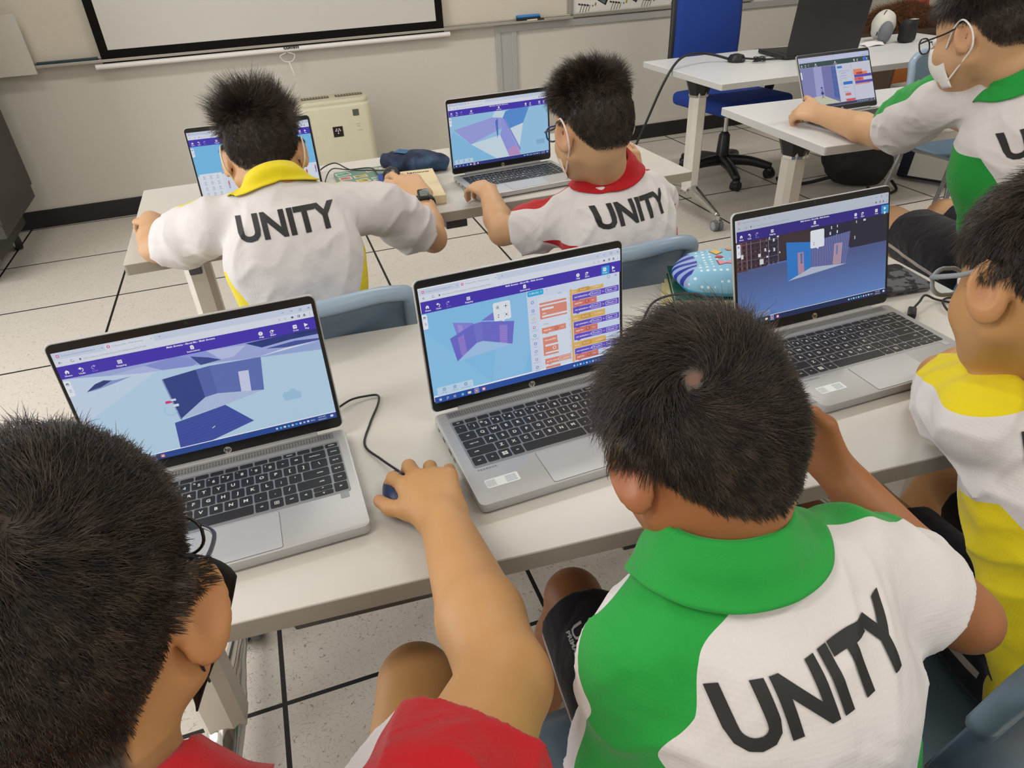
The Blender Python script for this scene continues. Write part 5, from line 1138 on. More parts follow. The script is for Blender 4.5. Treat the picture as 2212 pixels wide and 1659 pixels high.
# joint positions of each child in metres
J1 = dict(head=(-2.9404, -3.0428, 1.0303), neck=(-2.9250, -3.1500, 0.9350), hip=(-2.9300, -3.2700, 0.5200), shR=(-2.7950, -3.1900, 0.8720), shL=(-3.0600, -3.1600, 0.8950), elR=(-2.6820, -3.0302, 0.8000), wrR=(-2.6746, -2.7746, 0.7570), elL=(-3.1500, -3.0300, 0.7800), wrL=(-3.0400, -2.8600, 0.7650), hpR=(-2.8600, -3.2000, 0.5000), hpL=(-3.0000, -3.2000, 0.5000), knR=(-2.7439, -2.7995, 0.5050), knL=(-3.0800, -2.8200, 0.4600), anR=(-2.7500, -2.7900, 0.0900), anL=(-3.0800, -2.8000, 0.0900), hf=(0.1470, 0.9281, -0.3420), hu=(0.0535, 0.3378, 0.9397))
J2 = dict(head=(-2.4803, -2.9837, 0.9721), neck=(-2.4882, -3.0445, 0.8850), hip=(-2.4400, -3.1900, 0.5000), shL=(-2.5715, -3.0705, 0.8250), shR=(-2.3435, -3.0590, 0.8350), elR=(-2.2387, -3.1016, 0.7650), wrR=(-2.2860, -2.9500, 0.8500), elL=(-2.5989, -3.1034, 0.6300), wrL=(-2.4526, -2.9845, 0.5500), hpL=(-2.5100, -3.1000, 0.4900), hpR=(-2.3600, -3.1000, 0.4900), knL=(-2.4755, -2.7038, 0.4500), knR=(-2.0516, -2.7191, 0.4700), anL=(-2.5200, -2.6600, 0.0900), anR=(-2.1000, -2.6200, 0.0900), hf=(-0.0251, 0.7189, -0.6947), hu=(-0.0242, 0.6942, 0.7193))
J3 = dict(head=(-2.0289, -2.9213, 1.0081), neck=(-1.9504, -2.9258, 0.8680), hip=(-1.9450, -3.1300, 0.5000), shL=(-2.0582, -2.9370, 0.8400), shR=(-1.8000, -2.9600, 0.8500), elL=(-1.9149, -2.7671, 0.7600), wrL=(-1.7974, -2.7597, 0.7650), elR=(-1.6200, -2.8600, 0.7700), wrR=(-1.7600, -2.7600, 0.7750), hpL=(-1.9700, -3.0400, 0.4900), hpR=(-1.8300, -3.0400, 0.4900), knL=(-1.9300, -2.7129, 0.4700), knR=(-1.7200, -2.7000, 0.4600), anL=(-1.9500, -2.6600, 0.0900), anR=(-1.7200, -2.6600, 0.0900), hf=(0.1290, 0.9182, -0.3746), hu=(0.1211, 0.3603, 0.9249))
J4 = dict(head=(-2.7901, -1.8372, 0.9785), neck=(-2.7780, -1.9450, 0.9120), hip=(-2.7700, -2.0550, 0.5000), shL=(-2.9267, -1.9000, 0.8623), shR=(-2.5741, -1.9000, 0.8453), elL=(-3.0794, -1.6583, 0.7570), wrL=(-3.1024, -1.4679, 0.7650), elR=(-2.4471, -1.7700, 0.7107), wrR=(-2.4354, -1.6364, 0.7750), hpL=(-2.8600, -2.0200, 0.4900), hpR=(-2.7000, -2.0200, 0.4900), knL=(-2.9000, -1.6600, 0.4600), knR=(-2.6600, -1.6600, 0.4600), anL=(-2.9000, -1.6200, 0.0900), anR=(-2.6600, -1.6200, 0.0900), hf=(0.0302, 0.8655, -0.5000), hu=(0.0174, 0.4997, 0.8660))
J5 = dict(head=(-2.1536, -2.0498, 1.0028), neck=(-2.0964, -2.0200, 0.8701), hip=(-2.0700, -2.0900, 0.5000), shL=(-2.1964, -1.9700, 0.7777), shR=(-1.9458, -1.9300, 0.7868), elL=(-2.2858, -1.8300, 0.7222), wrL=(-2.2670, -1.6682, 0.7700), elR=(-1.8700, -1.8400, 0.7200), wrR=(-1.8850, -1.7600, 0.7800), hpL=(-2.1400, -2.0800, 0.4900), hpR=(-1.9800, -2.0800, 0.4900), knL=(-2.1700, -1.7200, 0.4600), knR=(-1.9300, -1.7200, 0.4600), anL=(-2.1700, -1.6800, 0.0900), anR=(-1.9300, -1.6800, 0.0900), hf=(-0.2017, 0.9491, -0.2419), hu=(-0.0503, 0.2366, 0.9703))
J6 = dict(head=(-1.2437, -2.1034, 1.1086), neck=(-1.1700, -2.1900, 1.0000), hip=(-0.9600, -2.2200, 0.5200), shL=(-1.2333, -2.0300, 0.9427), shR=(-0.9400, -2.1200, 0.9500), elL=(-1.0106, -1.6789, 0.7650), wrL=(-1.0015, -1.3994, 0.7680), elR=(-0.7200, -1.8400, 0.7800), wrR=(-0.6800, -1.5800, 0.7700), hpL=(-1.0200, -2.1000, 0.5000), hpR=(-0.8600, -2.1000, 0.5000), knL=(-0.9000, -1.7000, 0.4700), knR=(-0.7000, -1.7200, 0.4700), anL=(-0.8800, -1.6600, 0.0900), anR=(-0.6800, -1.6800, 0.0900), hf=(-0.1977, 0.9303, -0.3090), hu=(-0.0642, 0.3023, 0.9511))
SKA = skin_mat('skin_tan', '#c79862', '#b98752'); SKB = skin_mat('skin_brown', '#a56c43', '#96603a'); SKC = skin_mat('skin_fair', '#cfa67f', '#c4986f')
import time as _t
_t0 = _t.time()
R1 = person('person', 'child in red-collared polo at the lower left, black hair close up, one hand on mouse', J1, 'red', SKA, cell=.003, arm=1.2, fat=1.08,
    hands=dict(R=dict(fwd=(-.06, 1, .10), back=(-.05, -.05, 1), side=-1, curl=((.30, .70, .5), (.22, .75, .6), (.40, .9, .6), (.5, 1.0, .6)), spread=.22, thumb=(.80, .22), s=1.0, fat=1.08), L=dict(fwd=(.5, 1, -.1), back=(0, .1, 1), side=1, s=.9)),
    panelR=((0, -.3, 1), (.25, -.5, 1)), pwid=(.4, .80), stitch='R', sleeve=(.6, .47),
    hair=dict(whorl=(.28, -.64, .72), n=30000, top=.016, side=.006, seed=11, rad=.00026, lift=.34, swirl=.9, nape=-.85, sidez=-.12), mask='black', glasses=dict(name='black_wire', col='#151517', r=.0013), hs=.97, ear=1.1, collar=dict(fall=.045))
R2 = person('person', 'child in green-collared UNITY polo at the centre, head resting on one hand', J2, 'green', SKB, cell=.003, arm=.92, fat=.95,
    hands=dict(R=dict(fwd=(-.35, .45, .8), back=(.8, .2, .3), side=1, curl=.5, s=.9), L=dict(fwd=(.3, 1, -.1), back=(0, .1, 1), side=1, s=.88)),
    sleeve=(1.08, .60), shortlen=.86, side_off='L', shorts_logo=(-.35, -.7, .62), panelL=((-.3, .15, 1), (-.6, -.75, .15)), panelR=((.1, .8, .8), (.1, .9, .6)), pwid=(.52, .35), stitch='R',
    hair=dict(whorl=(-.42, -.82, .36), n=30000, top=.034, side=.016, seed=5, rad=.00026, lift=.32, swirl=1.3, thin=.085, nape=-.93, sidez=-.14, droop=.35), hs=.96, ear=1.12, text=dict(t=.86, size=.056, dx=.004, ys=1.08), collar=dict(fall=.050))
R3 = person('person', 'child in yellow-shouldered polo at the right edge, arms folded on the table, clear glasses', J3, 'yellow', SKA, cell=.003, arm=.95,
    hands=dict(L=dict(fwd=(1, .2, 0), back=(0, .1, 1), side=1, s=.88), R=dict(fwd=(-1, .1, 0), back=(0, .1, 1), side=-1, s=.88)),
    panelL=((-.2, .3, 1), (-.2, .2, 1)), pwid=(.45, .4),
    hair=dict(whorl=(0, -.5, .86), n=16000, top=.024, side=.009, seed=8, rad=.0003, lift=.3, sidez=-.15, fringe=.0), glasses=dict(name='clear_grey', col='#8f979c', r=.0026), text=dict(t=.86, size=.062, ys=1.05, dx=-.035), ear=1.1, wide=1.08)
R4 = person('person', 'child in yellow-collared UNITY polo at the middle table, wrist watch and white mask ties', J4, 'yellow', SKC, cell=.004,
    hands=dict(L=dict(fwd=(-.35, 1, -.25), back=(-.1, .15, 1), side=1, curl=(.5, .6, .7, .7), s=.9), R=dict(fwd=(-.40, 1, .38), back=(0, -.3, 1), side=-1, curl=((.35, .8, .5), (.15, .6, .4), (.4, .9, .5), (.6, 1, .6)), thumb=(.7, .25), s=1.1)),
    hair=dict(whorl=(.05, -.45, .88), n=16000, top=.058, side=.007, seed=21, rad=.00034, lift=.5, spike=.5, uptilt=1.1, nape=-.66, crown=.25), mask='cream', text=dict(t=.90, size=.062, ys=1.05), pwid=(.25, .25), ear=1.1, hs=.93)
R5 = person('person', 'child in red-collared UNITY polo at the middle table, blue glasses and floral mask', J5, 'red', SKC, cell=.004, wr_seed=2,
    hands=dict(L=dict(fwd=(-.25, 1, .05), back=(-.1, .1, 1), side=1, curl=(.6, .6, .6, .7), s=.85), R=dict(fwd=(-.3, .3, 1), back=(.3, -1, .2), side=-1, curl=.5, s=.85)),
    hair=dict(whorl=(.05, -.35, .92), n=14000, top=.034, side=.006, seed=31, rad=.00032, lift=.5, spike=.5, uptilt=.5, nape=-.66, crown=.22), mask='pink', glasses=dict(name='blue', col='#2c4f86', temple='#26262a', r=.0018), text=dict(t=.86, size=.058, ys=1.1, dx=-.012), pwid=(.4, .4), ear=1.1, hs=.96, side_thr=.62, stitch='L', collar=dict(top=.052))
R6 = person('person', 'child in green and white polo at the right table, white mask and dark glasses', J6, 'green', SKC, cell=.004, wide=1.28, fat=1.2, arm=1.3, wr_seed=3,
    hands=dict(L=dict(fwd=(-.35, 1, .05), back=(-.5, .0, 1), side=1, curl=(.8, .9, .9, .9), thumb=(.5, -.35), s=1.12, fat=1.15), R=dict(fwd=(-.2, 1, 0), back=(0, .1, 1), side=-1, s=.95)),
    hair=dict(whorl=(0, -.4, .9), n=10000, top=.03, side=.007, seed=41, rad=.00036, lift=.4), mask='white', glasses=dict(name='dark', col='#1b1718', r=.0017), text=dict(t=.86, size=.072, ys=1.05), side_thr=.45, side_top=.84, pwid=(.42, .35), hs=1.05)
print('people', _t.time() - _t0)
# ------------------------------------------------------------------ chairs
shell_m = mat('chair_shell', '#71879a', 0.32, vary=.02); shell_shaded = mat('chair_shell_shaded', '#6c7f93', 0.34); steel = mat('chair_leg_steel', '#8f9294', 0.35, .7)  # backrest shell toned darker, shade on its rear put into the colour
def plastic_chair(x, y, rz, label, group=None):
    t = empty('plastic_chair', (x, y, 0), rz, label, 'chair', group)
    def back(u, v):
        a = (u - .5) * 2; zz = .47 + .325 * v; w = .205 - .012 * v; yy = -.185 - .055 * v + .055 * abs(a) ** 2.2
        return (a * w, yy, zz - .03 * abs(a) ** 5 * (v > .9))
    m = MB(); m.grid(back, 24, 12, thick=.007); m.build('backrest', shell_shaded, t, smooth=True)
    m = MB(); P_ = [back(i / 14, 1.0) for i in range(15)]; m.tube([(p[0], p[1] - .006, p[2] - .002) for p in [back(0, .45), back(0, .75)] + P_[0:] + [back(1, .75), back(1, .45)]], .0155, seg=12, smooth=2); m.build('rim', mat('chair_rim', '#93a8bb', .3), t, smooth=True)
    def seat(u, v):
        a = (u - .5) * 2; yy = .20 - .40 * v; zz = .435 - .016 * (1 - a * a) * math.sin(PI * v) - .03 * max(0, .12 - v) / .12 + .05 * max(0, v - .88) / .12
        return (a * (.205 - .01 * v), yy, zz)
    m = MB(); m.grid(seat, 20, 20, thick=.008); m.build('seat', shell_m, t, smooth=True)
    for sx in (-1, 1):
        m = MB(); m.tube([(sx * .17, .14, .42), (sx * .19, .17, .2), (sx * .205, .20, .005)], .011, smooth=1); m.build('leg', steel, t, smooth=True)
        m = MB(); m.tube([(sx * .17, -.14, .42), (sx * .19, -.18, .2), (sx * .205, -.22, .005)], .011, smooth=1); m.build('leg', steel, t, smooth=True)
        m = MB(); m.tube([(sx * .17, .14, .42), (sx * .175, 0, .418), (sx * .17, -.14, .42), (sx * .15, -.195, .5)], .010, smooth=1); m.build('seat_frame', steel, t, smooth=True)
    return t
CH = [(-2.775, -1.975, -.02, 'blue grey plastic chair of the child with the yellow collar at the middle table'),
      (-2.165, -1.985, -.04, 'blue grey plastic chair behind the child with the red collar at the middle table'),
      (-2.40, -3.045, .0, 'blue grey plastic chair under the child in green at the centre'),
      (-1.955, -3.06, -.36, 'blue grey plastic chair under the child in yellow at the right edge'),
      (-1.03, -2.13, -.12, 'blue grey plastic chair under the child at the right white table'),
      (.16, -1.0, PI, 'empty blue grey plastic chair on the far side of the right white table')]
for c in CH: plastic_chair(*c)

oc = empty('office_chair', (-.2, .27, 0), .12, 'tall blue swivel chair on black casters behind the teacher table', 'chair')
blue = mat('office_blue', '#143a8f', .85, vary=.08, scale=300, bump=.3, bscale=500)
m = MB(); m.box((0, -.02, .455), (.50, .48, .075), bevel=.03, seg=4); m.build('seat', blue, oc, auto=50)
def obk(u, v): a = (u - .5) * 2; return (a * (.235 - .03 * v ** 3), .24 + .04 * v - .02 * math.sin(PI * v) + .03 * a * a - .03, .60 + .60 * v)
m = MB(); m.grid(lambda u, v: (obk(u, v)[0], obk(u, v)[1] - .0, obk(u, v)[2]), 14, 14, thick=.035); m.build('backrest', blue, oc, smooth=True)
m = MB(); m.grid(lambda u, v: (obk(u, v)[0] * 1.09, obk(u, v)[1] + .02, obk(u, v)[2] * 1.0 + .0), 14, 14, thick=.02); m.build('back_shell', blk, oc, smooth=True)
m = MB(); m.box((0, .27, .50), (.07, .03, .30), rot=(-.1, 0, 0), bevel=.006); m.build('back_bracket', blk, oc)
for sx in (-1, 1):
    m = MB(); m.box((sx * .275, -.04, .55), (.03, .05, .22), rot=(.25 * 1, 0, 0), bevel=.008); m.box((sx * .275, 0, .665), (.055, .26, .03), bevel=.012, seg=3); m.box((sx * .24, -.03, .43), (.09, .05, .02), bevel=.004); m.build('armrest', blk, oc, auto=40)
m = MB(); m.cyl((0, 0, .25), (0, 0, .42), .014); m.build('gas_lift', chrome, oc, auto=40)
m = MB(); m.lathe([(.036, .08), (.040, .12), (.032, .25), (.018, .27)], seg=20); m.build('hub', blk, oc, auto=40)
for k in range(5):
    a = 2 * PI * k / 5 + .55; c_, s_ = math.cos(a), math.sin(a)
    m = MB(); m.tube([(.02 * c_, .02 * s_, .105), (.16 * c_, .16 * s_, .10), (.29 * c_, .29 * s_, .068)], [.034, .033, .032, .031, .030, .029, .028, .027, .026, .025, .024, .023, .022], seg=10); m.build('base_arm', blk, oc, smooth=True)
    cs = empty('caster', (.285 * c_, .285 * s_, 0), a + .6, parent=oc)
    m = MB(); m.cyl((-.024, 0, .027), (.024, 0, .027), .027, seg=20); m.ball((0, .0, .045), .026, seg=12); m.build('wheel', blk, cs, auto=40)

# ------------------------------------------------------------------ things on the teacher's table
dark = mat('laptop_black', '#242323', .55); dark2 = mat('laptop_black_deck', '#1a1a1b', .5)
bl = empty('laptop', (-.045, -.245, TZ), PI - .12, "open black laptop seen from behind on the teacher's table", 'laptop')
m = MB(); m.prism(rrect(.40, .275, .012, 4, 0, -.1375), .003, .020, bevel=.003); m.build('base', dark, bl, auto=40)
m = MB(); m.prism(rrect(.33, .11, .004, 2, 0, -.085), .0195, .0206)
for i in range(15):
    for j in range(5): m.box((-.155 + i * .0222, -.042 - j * .0215, .0212), (.0185, .018, .0018), bevel=.0005, seg=1)
m.build('keyboard', dark2, bl)
L_ = empty('lid', (0, 0, .022), parent=bl); L_.rotation_euler = (-.16, 0, 0)
m = MB(); m.prism(rrect(.40, .262, .010, 4, 0, .131), -.007, 0, bevel=.002, mtx=Matrix.Rotation(PI / 2, 4, 'X')); m.build('lid_shell', dark, L_, auto=40)
m = MB(); m.box((0, -.0008, .135), (.37, .001, .215)); m.build('display', mat('screen_off', '#101114', .2), L_)
cable_m = mat('cable_black', '#18181a', .5)
hb = empty('usb_hub', (-.455, -.115, TZ), .3, "round black cable puck on the left of the teacher's table", 'cable hub')
m = MB(); m.lathe([(.040, 0), (.044, .006), (.043, .018), (.034, .032), (.012, .038)], seg=28); m.build('casing', blk, hb, auto=40)
m = MB(); m.box((.0, -.043, .014), (.022, .01, .008), bevel=.001); m.build('port', mat('port_grey', '#55575a', .4, .5), hb)
def cable(label, pts, r, group=None, mt=None):
    m = MB(); m.tube(pts, r, seg=8, smooth=4); o = m.build('cable', mt or cable_m, smooth=True); return tag(o, label, 'cable', group)
cable("thick black cable arching from the puck over the table's left end to the floor", [(-.49, -.10, .737), (-.58, -.05, .762), (-.70, -.08, .775), (-.80, -.12, .755), (-.89, -.15, .66), (-.97, -.12, .45), (-1.03, -.02, .2), (-1.07, .12, .012), (-1.0, .35, .008)], .0062)
cable('black cable running from the puck to the black laptop', [(-.42, -.13, .737), (-.34, -.17, .730), (-.27, -.19, .729), (-.2, -.215, .729)], .0048)
pts = []
for i in range(46):
    a = i * .62; rr_ = .020 + .006 * math.sin(i * 1.7); pts.append((-.375 + rr_ * 1.3 * math.cos(a) + .004 * math.sin(i * 2.3), -.195 + rr_ * math.sin(a), TZ + .003 + .00045 * i + .003 * abs(math.sin(i * 1.1))))
cable('small tangled coil of thin black cable beside the puck', pts + [(-.34, -.13, .73), (-.28, -.09, .728), (-.22, -.10, .728)], .0017)

gc = empty('pencil_case', (.535, -.02, TZ), .5, "white and grey zipped pouch standing behind the black laptop", 'pouch')
def soft(name, mt, parent, cs, radii, rot=None, amp=.004, sc_=30, cell=.004, attrs=None, relax=1):
    S = Solid()
    for c, r in zip(cs, radii): S.ell(c, np.eye(3) if rot is None else rot, r, k=.03)
    S.warp = lambda p: vnoise(p * sc_) * amp
    v, f = skin_solid(S, cell); return mesh_from(name, v, f, mt, parent, attrs, relax=relax)
wht = mat('canvas_white', '#cfcdc4', .85, bump=.3, bscale=300); gry = mat('canvas_grey', '#74777c', .85, bump=.3, bscale=300)
soft('bag_body', wht, gc, [(0, 0, .075), (.03, .01, .09)], [(.085, .055, .072), (.07, .05, .06)], amp=.003)
soft('pocket', gry, gc, [(-.055, -.035, .055)], [(.05, .035, .055)], amp=.002)
m = MB(); m.tube([(-.085, .0, .04), (-.06, -.005, .12), (.0, .0, .152), (.06, .01, .135), (.098, .01, .05)], .0028, smooth=3); m.build('zip', mat('zip_dark', '#3a3b40', .5), gc, smooth=True)
kb_ = empty('camera_pouch', (.62, -.115, TZ), .25, 'small black pouch with a pale zip end beside the grey and white pouch', 'pouch')
m = MB(); m.box((0, 0, .056), (.10, .062, .112), bevel=.02, seg=4); m.build('bag_body', mat('nylon_black', '#161618', .6, bump=.3, bscale=200), kb_, auto=50)
m = MB(); m.box((.015, -.012, .1125), (.04, .03, .003), bevel=.001); m.build('zip', mat('zip_pale', '#b5b3ac', .4), kb_)
m = MB(); S_ = lambda u, v: (.345 + .12 * u + .02 * v, -.135 + .085 * v, TZ + .002 + .018 * u * v + .006 * math.sin(3 * u + 4 * v) ** 2)
m.grid(S_, 10, 8, thick=.0006); o = m.build('tissue', mat('tissue_white', '#e4e2e2', .8), smooth=True); tag(o, 'crumpled white tissue between the black laptop and the pouches', 'tissue')

# low wooden cabinet with soft toys, far right
lc = empty('wooden_cabinet', (1.72, .58, 0), .02, 'low brown wooden cabinet with an orange door, far right behind the teacher table', 'cabinet')
m = MB(); m.box((0, 0, .335), (1.36, .44, .67), bevel=.004); m.build('carcass', mat('wood_brown', '#5b4a3b', .6, vary=.15, scale=12), lc)
m = MB(); m.box((0, 0, .685), (1.40, .47, .03), bevel=.004); m.build('top_board', mat('wood_dark', '#463529', .5, vary=.2, scale=10), lc)
for i, (x0, mt) in enumerate(((-.56, mat('door_orange', '#a8632c', .5, vary=.1)), (-.30, mat('door_taupe', '#6b6152', .5)), (.05, mat('door_taupe', '#6b6152', .5)), (.42, mat('door_taupe', '#6b6152', .5)))):
    w_ = .2 if i == 0 else .32
    for (z0, z1) in (((.03, .32), (.34, .65)) if i == 0 else ((.03, .65),)):
        m = MB(); m.box((x0 + (.0 if i == 0 else .04), -.226, (z0 + z1) / 2), (w_, .014, z1 - z0), bevel=.002); m.build('cabinet_door', mt, lc)
brown = hair_mat('brown_fur', '#3b2215', '#8a5a34', .6)
def fur(name, label, cat_, cs, radii, n, L, mt, base_m, seed, loc):
    t = empty(name, loc, 0, label, cat_); S = Solid()
    for c, r in zip(cs, radii): S.ell(c, np.eye(3), r, k=.04)
    v, f = skin_solid(S, .006); mesh_from('toy_body', v, f, base_m, t, relax=1)
    rg = np.random.default_rng(seed); ix = rg.integers(0, len(v), n); p = v[ix]; e = 1e-3
    g = np.stack([S(p + V3(e if q == 0 else 0, e if q == 1 else 0, e if q == 2 else 0)) - S(p) for q in range(3)], 1); g /= np.linalg.norm(g, axis=1)[:, None] + 1e-9
    d = g + rg.normal(size=g.shape) * .55; d /= np.linalg.norm(d, axis=1)[:, None]; pts = [p]; Ls = L * (.5 + rg.random(n))
    for k in range(3): d = d + rg.normal(size=d.shape) * .25; d[:, 2] -= .3; d /= np.linalg.norm(d, axis=1)[:, None]; p = p + d * (Ls / 3)[:, None]; pts.append(p)
    P_ = np.stack(pts, 1); A = np.cross(d, rg.normal(size=d.shape)); A /= np.linalg.norm(A, axis=1)[:, None]; B = np.cross(d, A); r_ = np.array([1, .9, .6, .15])[None, :, None] * .0011
    ring = [P_ + (A * math.cos(a) + B * math.sin(a))[:, None, :] * r_ for a in (0, 2.09, 4.19)]; Vv = np.stack(ring, 2).reshape(-1, 3); base = (np.arange(n) * 12)[:, None, None]; k_ = np.arange(3)[None, :, None] * 3; q_ = np.arange(3)[None, None, :]; q2 = (q_ + 1) % 3
    F = np.stack([base + k_ + q_, base + k_ + q2, base + k_ + 3 + q2, base + k_ + 3 + q_], -1).reshape(-1, 4); mesh_from('fur', Vv, F, mt, t, {'strand': np.repeat(rg.random(n), 12)})
    return t
fur('plush_toy', 'shaggy brown soft toy lying on the cabinet behind the pouches', 'soft toy', [(-.12, 0, .06), (.04, .0, .07), (.17, -.02, .05)], [(.10, .07, .055), (.12, .08, .07), (.08, .07, .055)], 5000, .045, brown, mat('plush_base', '#5a3520', .9), 3, (1.13, .47, .70))
t = empty('folded_cloth', (1.33, .56, .70), .3, 'crumpled red cloth on the cabinet beside the shaggy brown toy', 'cloth'); soft('cloth_body', mat('cloth_red', '#b03a33', .8), t, [(0, 0, .10), (.09, .02, .12), (-.05, 0, .04)], [(.09, .06, .07), (.07, .05, .06), (.09, .08, .05)], amp=.014, sc_=22)
t = empty('soft_toy', (1.46, .45, .70), 0, 'small teal and pink soft toy partly hidden behind the masked child', 'soft toy'); soft('toy_body', mat('toy_teal', '#1f6670', .8), t, [(0, 0, .05)], [(.07, .055, .055)], amp=.004); soft('toy_head', mat('toy_pink', '#c9a3a0', .8), t, [(.02, 0, .13)], [(.055, .05, .05)], amp=.003)
wb_ = empty('storage_box', (1.12, .10, 0), .05, 'white plastic storage box under the right end of the teacher table', 'box')
m = MB(); m.prism(rrect(.34, .26, .02), 0, .40, bevel=.006); m.build('tub', mat('box_white', '#cfcdc8', .5), wb_, auto=40); m = MB(); m.prism(rrect(.36, .28, .02), .40, .425, bevel=.006); m.build('lid', mat('box_lid', '#b9b7b2', .5), wb_, auto=40)

# backpack under the right table
bk = empty('backpack', (.40, -.17, 0), .25, 'black backpack slumped on the floor under the right white table', 'backpack')
bkm = mat('backpack_black', '#121113', .75, bump=.5, bscale=120)
def bagskin(): 
    S = Solid(); S.ell((0, 0, .15), np.eye(3), (.21, .15, .16), k=.03); S.ell((-.03, .02, .22), np.eye(3), (.17, .12, .12), k=.05); S.ell((.03, -.10, .10), np.eye(3), (.15, .07, .10), k=.02); S.cut((0, 0, .006), (0, 0, -1)); S.warp = lambda p: vnoise(p * 16) * .010 + vnoise(p * 40) * .003; return S
v, f = skin_solid(bagskin(), .006); mesh_from('bag_body', v, f, bkm, bk, relax=1)
m = MB(); m.tube([(-.17, .02, .06), (-.27, .12, .02), (-.33, .22, .012), (-.28, .30, .012)], .010, seg=6); m.build('strap', bkm, bk, smooth=True)
m = MB(); m.tube([(-.1, -.17, .03), (-.12, -.25, .012), (.02, -.27, .010), (.10, -.19, .03)], .008, seg=6); m.build('strap', bkm, bk, smooth=True)
m = MB(); m.box((.08, -.135, .235), (.05, .006, .012), rot=(0, .6, .3), bevel=.002); m.build('brand_tab', mat('tab_pale', '#9d8f8f', .5), bk)
fo = empty('file_bag', (.80, -.33, 0), .5, 'navy file bag with striped white edge on the floor right of the backpack', 'bag')
m = MB(); m.box((0, 0, .12), (.05, .30, .24), rot=(0, .35, 0), bevel=.01); m.build('bag_body', mat('navy_nylon', '#1c2438', .7), fo, auto=40)
m = MB()
for k in range(4): m.box((-.045 - .006 * k, -.05, .13), (.004, .26, .20), rot=(0, .35, 0))
m.build('papers', mat('paper_stack', '#b9b6ab', .7), fo)

# ------------------------------------------------------------------ middle table: pouch, books, mouse
dn = empty('pencil_pouch', (-2.365, -1.205, TZ), -.50, 'dark blue denim pencil pouch lying between the two laptops of the middle table', 'pouch')
m_, N, L, b = nodes_mat('denim'); tc = N.new('ShaderNodeTexCoord'); n = N.new('ShaderNodeTexNoise'); n.inputs['Scale'].default_value = 14; n.inputs['Detail'].default_value = 5; L.new(tc.outputs['Object'], n.inputs['Vector'])
L.new(mix(N, L, ramp(N, L, n.outputs['Fac'], .45, .68), rgb('#16203c'), rgb('#3f5878')), b.inputs['Base Color']); b.inputs['Roughness'].default_value = .85
S = Solid(); S.cone((-.085, 0, .024), (.085, 0, .022), .024, .024, k=.01); S.ell((0, 0, .027), np.eye(3), (.105, .058, .030), k=.02); S.cut((0, 0, .001), (0, 0, -1)); S.warp = lambda p: -(1 - np.abs(vnoise(p * V3(35, 14, 14)))) ** 3 * .005 + .002
v, f = skin_solid(S, .003); mesh_from('pouch_body', v, f, m_, dn, relax=1)
m = MB(); m.tube([(.06, -.05, .02), (.066, -.02, .045), (.066, .02, .046), (.062, .05, .022)], .0016, smooth=3); m.build('zip', mat('zip_blue', '#5a6a80', .4), dn, smooth=True)
m = MB(); m.poly([(-.06, -.015, .0575), (-.015, -.03, .0575), (-.005, .0, .0595), (-.05, .02, .059)]); m.build('patch', mat('patch_blue', '#2f5f84', .6), dn)
gp = empty('planner', (-2.515, -1.29, TZ), .03, 'green spiral planner covered in small coloured travel stickers, left of the cream box', 'book')
m = MB(); m.box((0, 0, .006), (.185, .27, .012), bevel=.002); m.build('cover', mat('planner_green', '#6f8d7d', .5), gp)
sc_cols = ['#c9767a', '#b0a49a', '#6f8fc6', '#caa6c4', '#8fb3a0', '#b3a24a', '#c97f74', '#d8d2c4', '#5fa08a', '#9a8f85']
R = random.Random(5)
for i in range(4):
    for j in range(5):
        if R.random() < .12: continue
        m = MB(); w_, h_ = R.uniform(.032, .045), R.uniform(.026, .036); a_ = R.uniform(-.25, .25); cx_, cy_ = -.068 + i * .045, .10 - j * .048
        m.box((cx_, cy_, .0124 + .0001 * (i + j)), (w_, h_, .0002), rot=(0, 0, a_)); m.mi = 1; m.box((cx_, cy_, .0127 + .0001 * (i + j)), (w_ * .88, h_ * .8, .0002), rot=(0, 0, a_))
        c_ = R.choice(sc_cols); m.mi = 2
        for k in range(3): m.box((cx_ + R.uniform(-.3, .3) * w_, cy_ + (k - 1) * h_ * .2, .0129 + .0001 * (i + j)), (w_ * R.uniform(.2, .55), h_ * .1, .0001), rot=(0, 0, a_))
        m.build('sticker', [mat('sticker_edge', '#e6e2d8', .5), mat('stk_' + c_[1:], c_, .5), mat('stk_ink', '#6a5a55', .5)], gp)
pk = MB(); pk.box((0, 0, .0015), (.10, .12, .003), bevel=.0005); pk.mi = 1; pk.box((-.01, .02, .0032), (.06, .05, .0003)); o = pk.build('card', [mat('card_pink', '#d9a5b0', .5), mat('card_pale', '#e6d9d6', .5)]); o.location = (-2.655, -1.30, TZ); o.rotation_euler = (0, 0, .12); tag(o, 'pink and white card half under the laptop, left of the green planner', 'card')
lb = empty('cardboard_box', (-2.425, -1.425, TZ), -.10, 'flat cream box with printed word and blue spine under the hand holding a mouse', 'box')
m = MB(); m.box((.01, 0, .0125), (.145, .265, .025), bevel=.002); m.build('box_body', mat('box_cream', '#d8c8a4', .6), lb)
m = MB(); m.box((-.072, 0, .013), (.022, .266, .0262), bevel=.002); m.build('spine', mat('spine_blue', '#27469a', .5), lb)
m = MB(); put_text(m, 'lenovo', .024, lambda x, y: (.035 + x, .105 + y, .0253), .0004); m.build('lettering', inkm, lb)
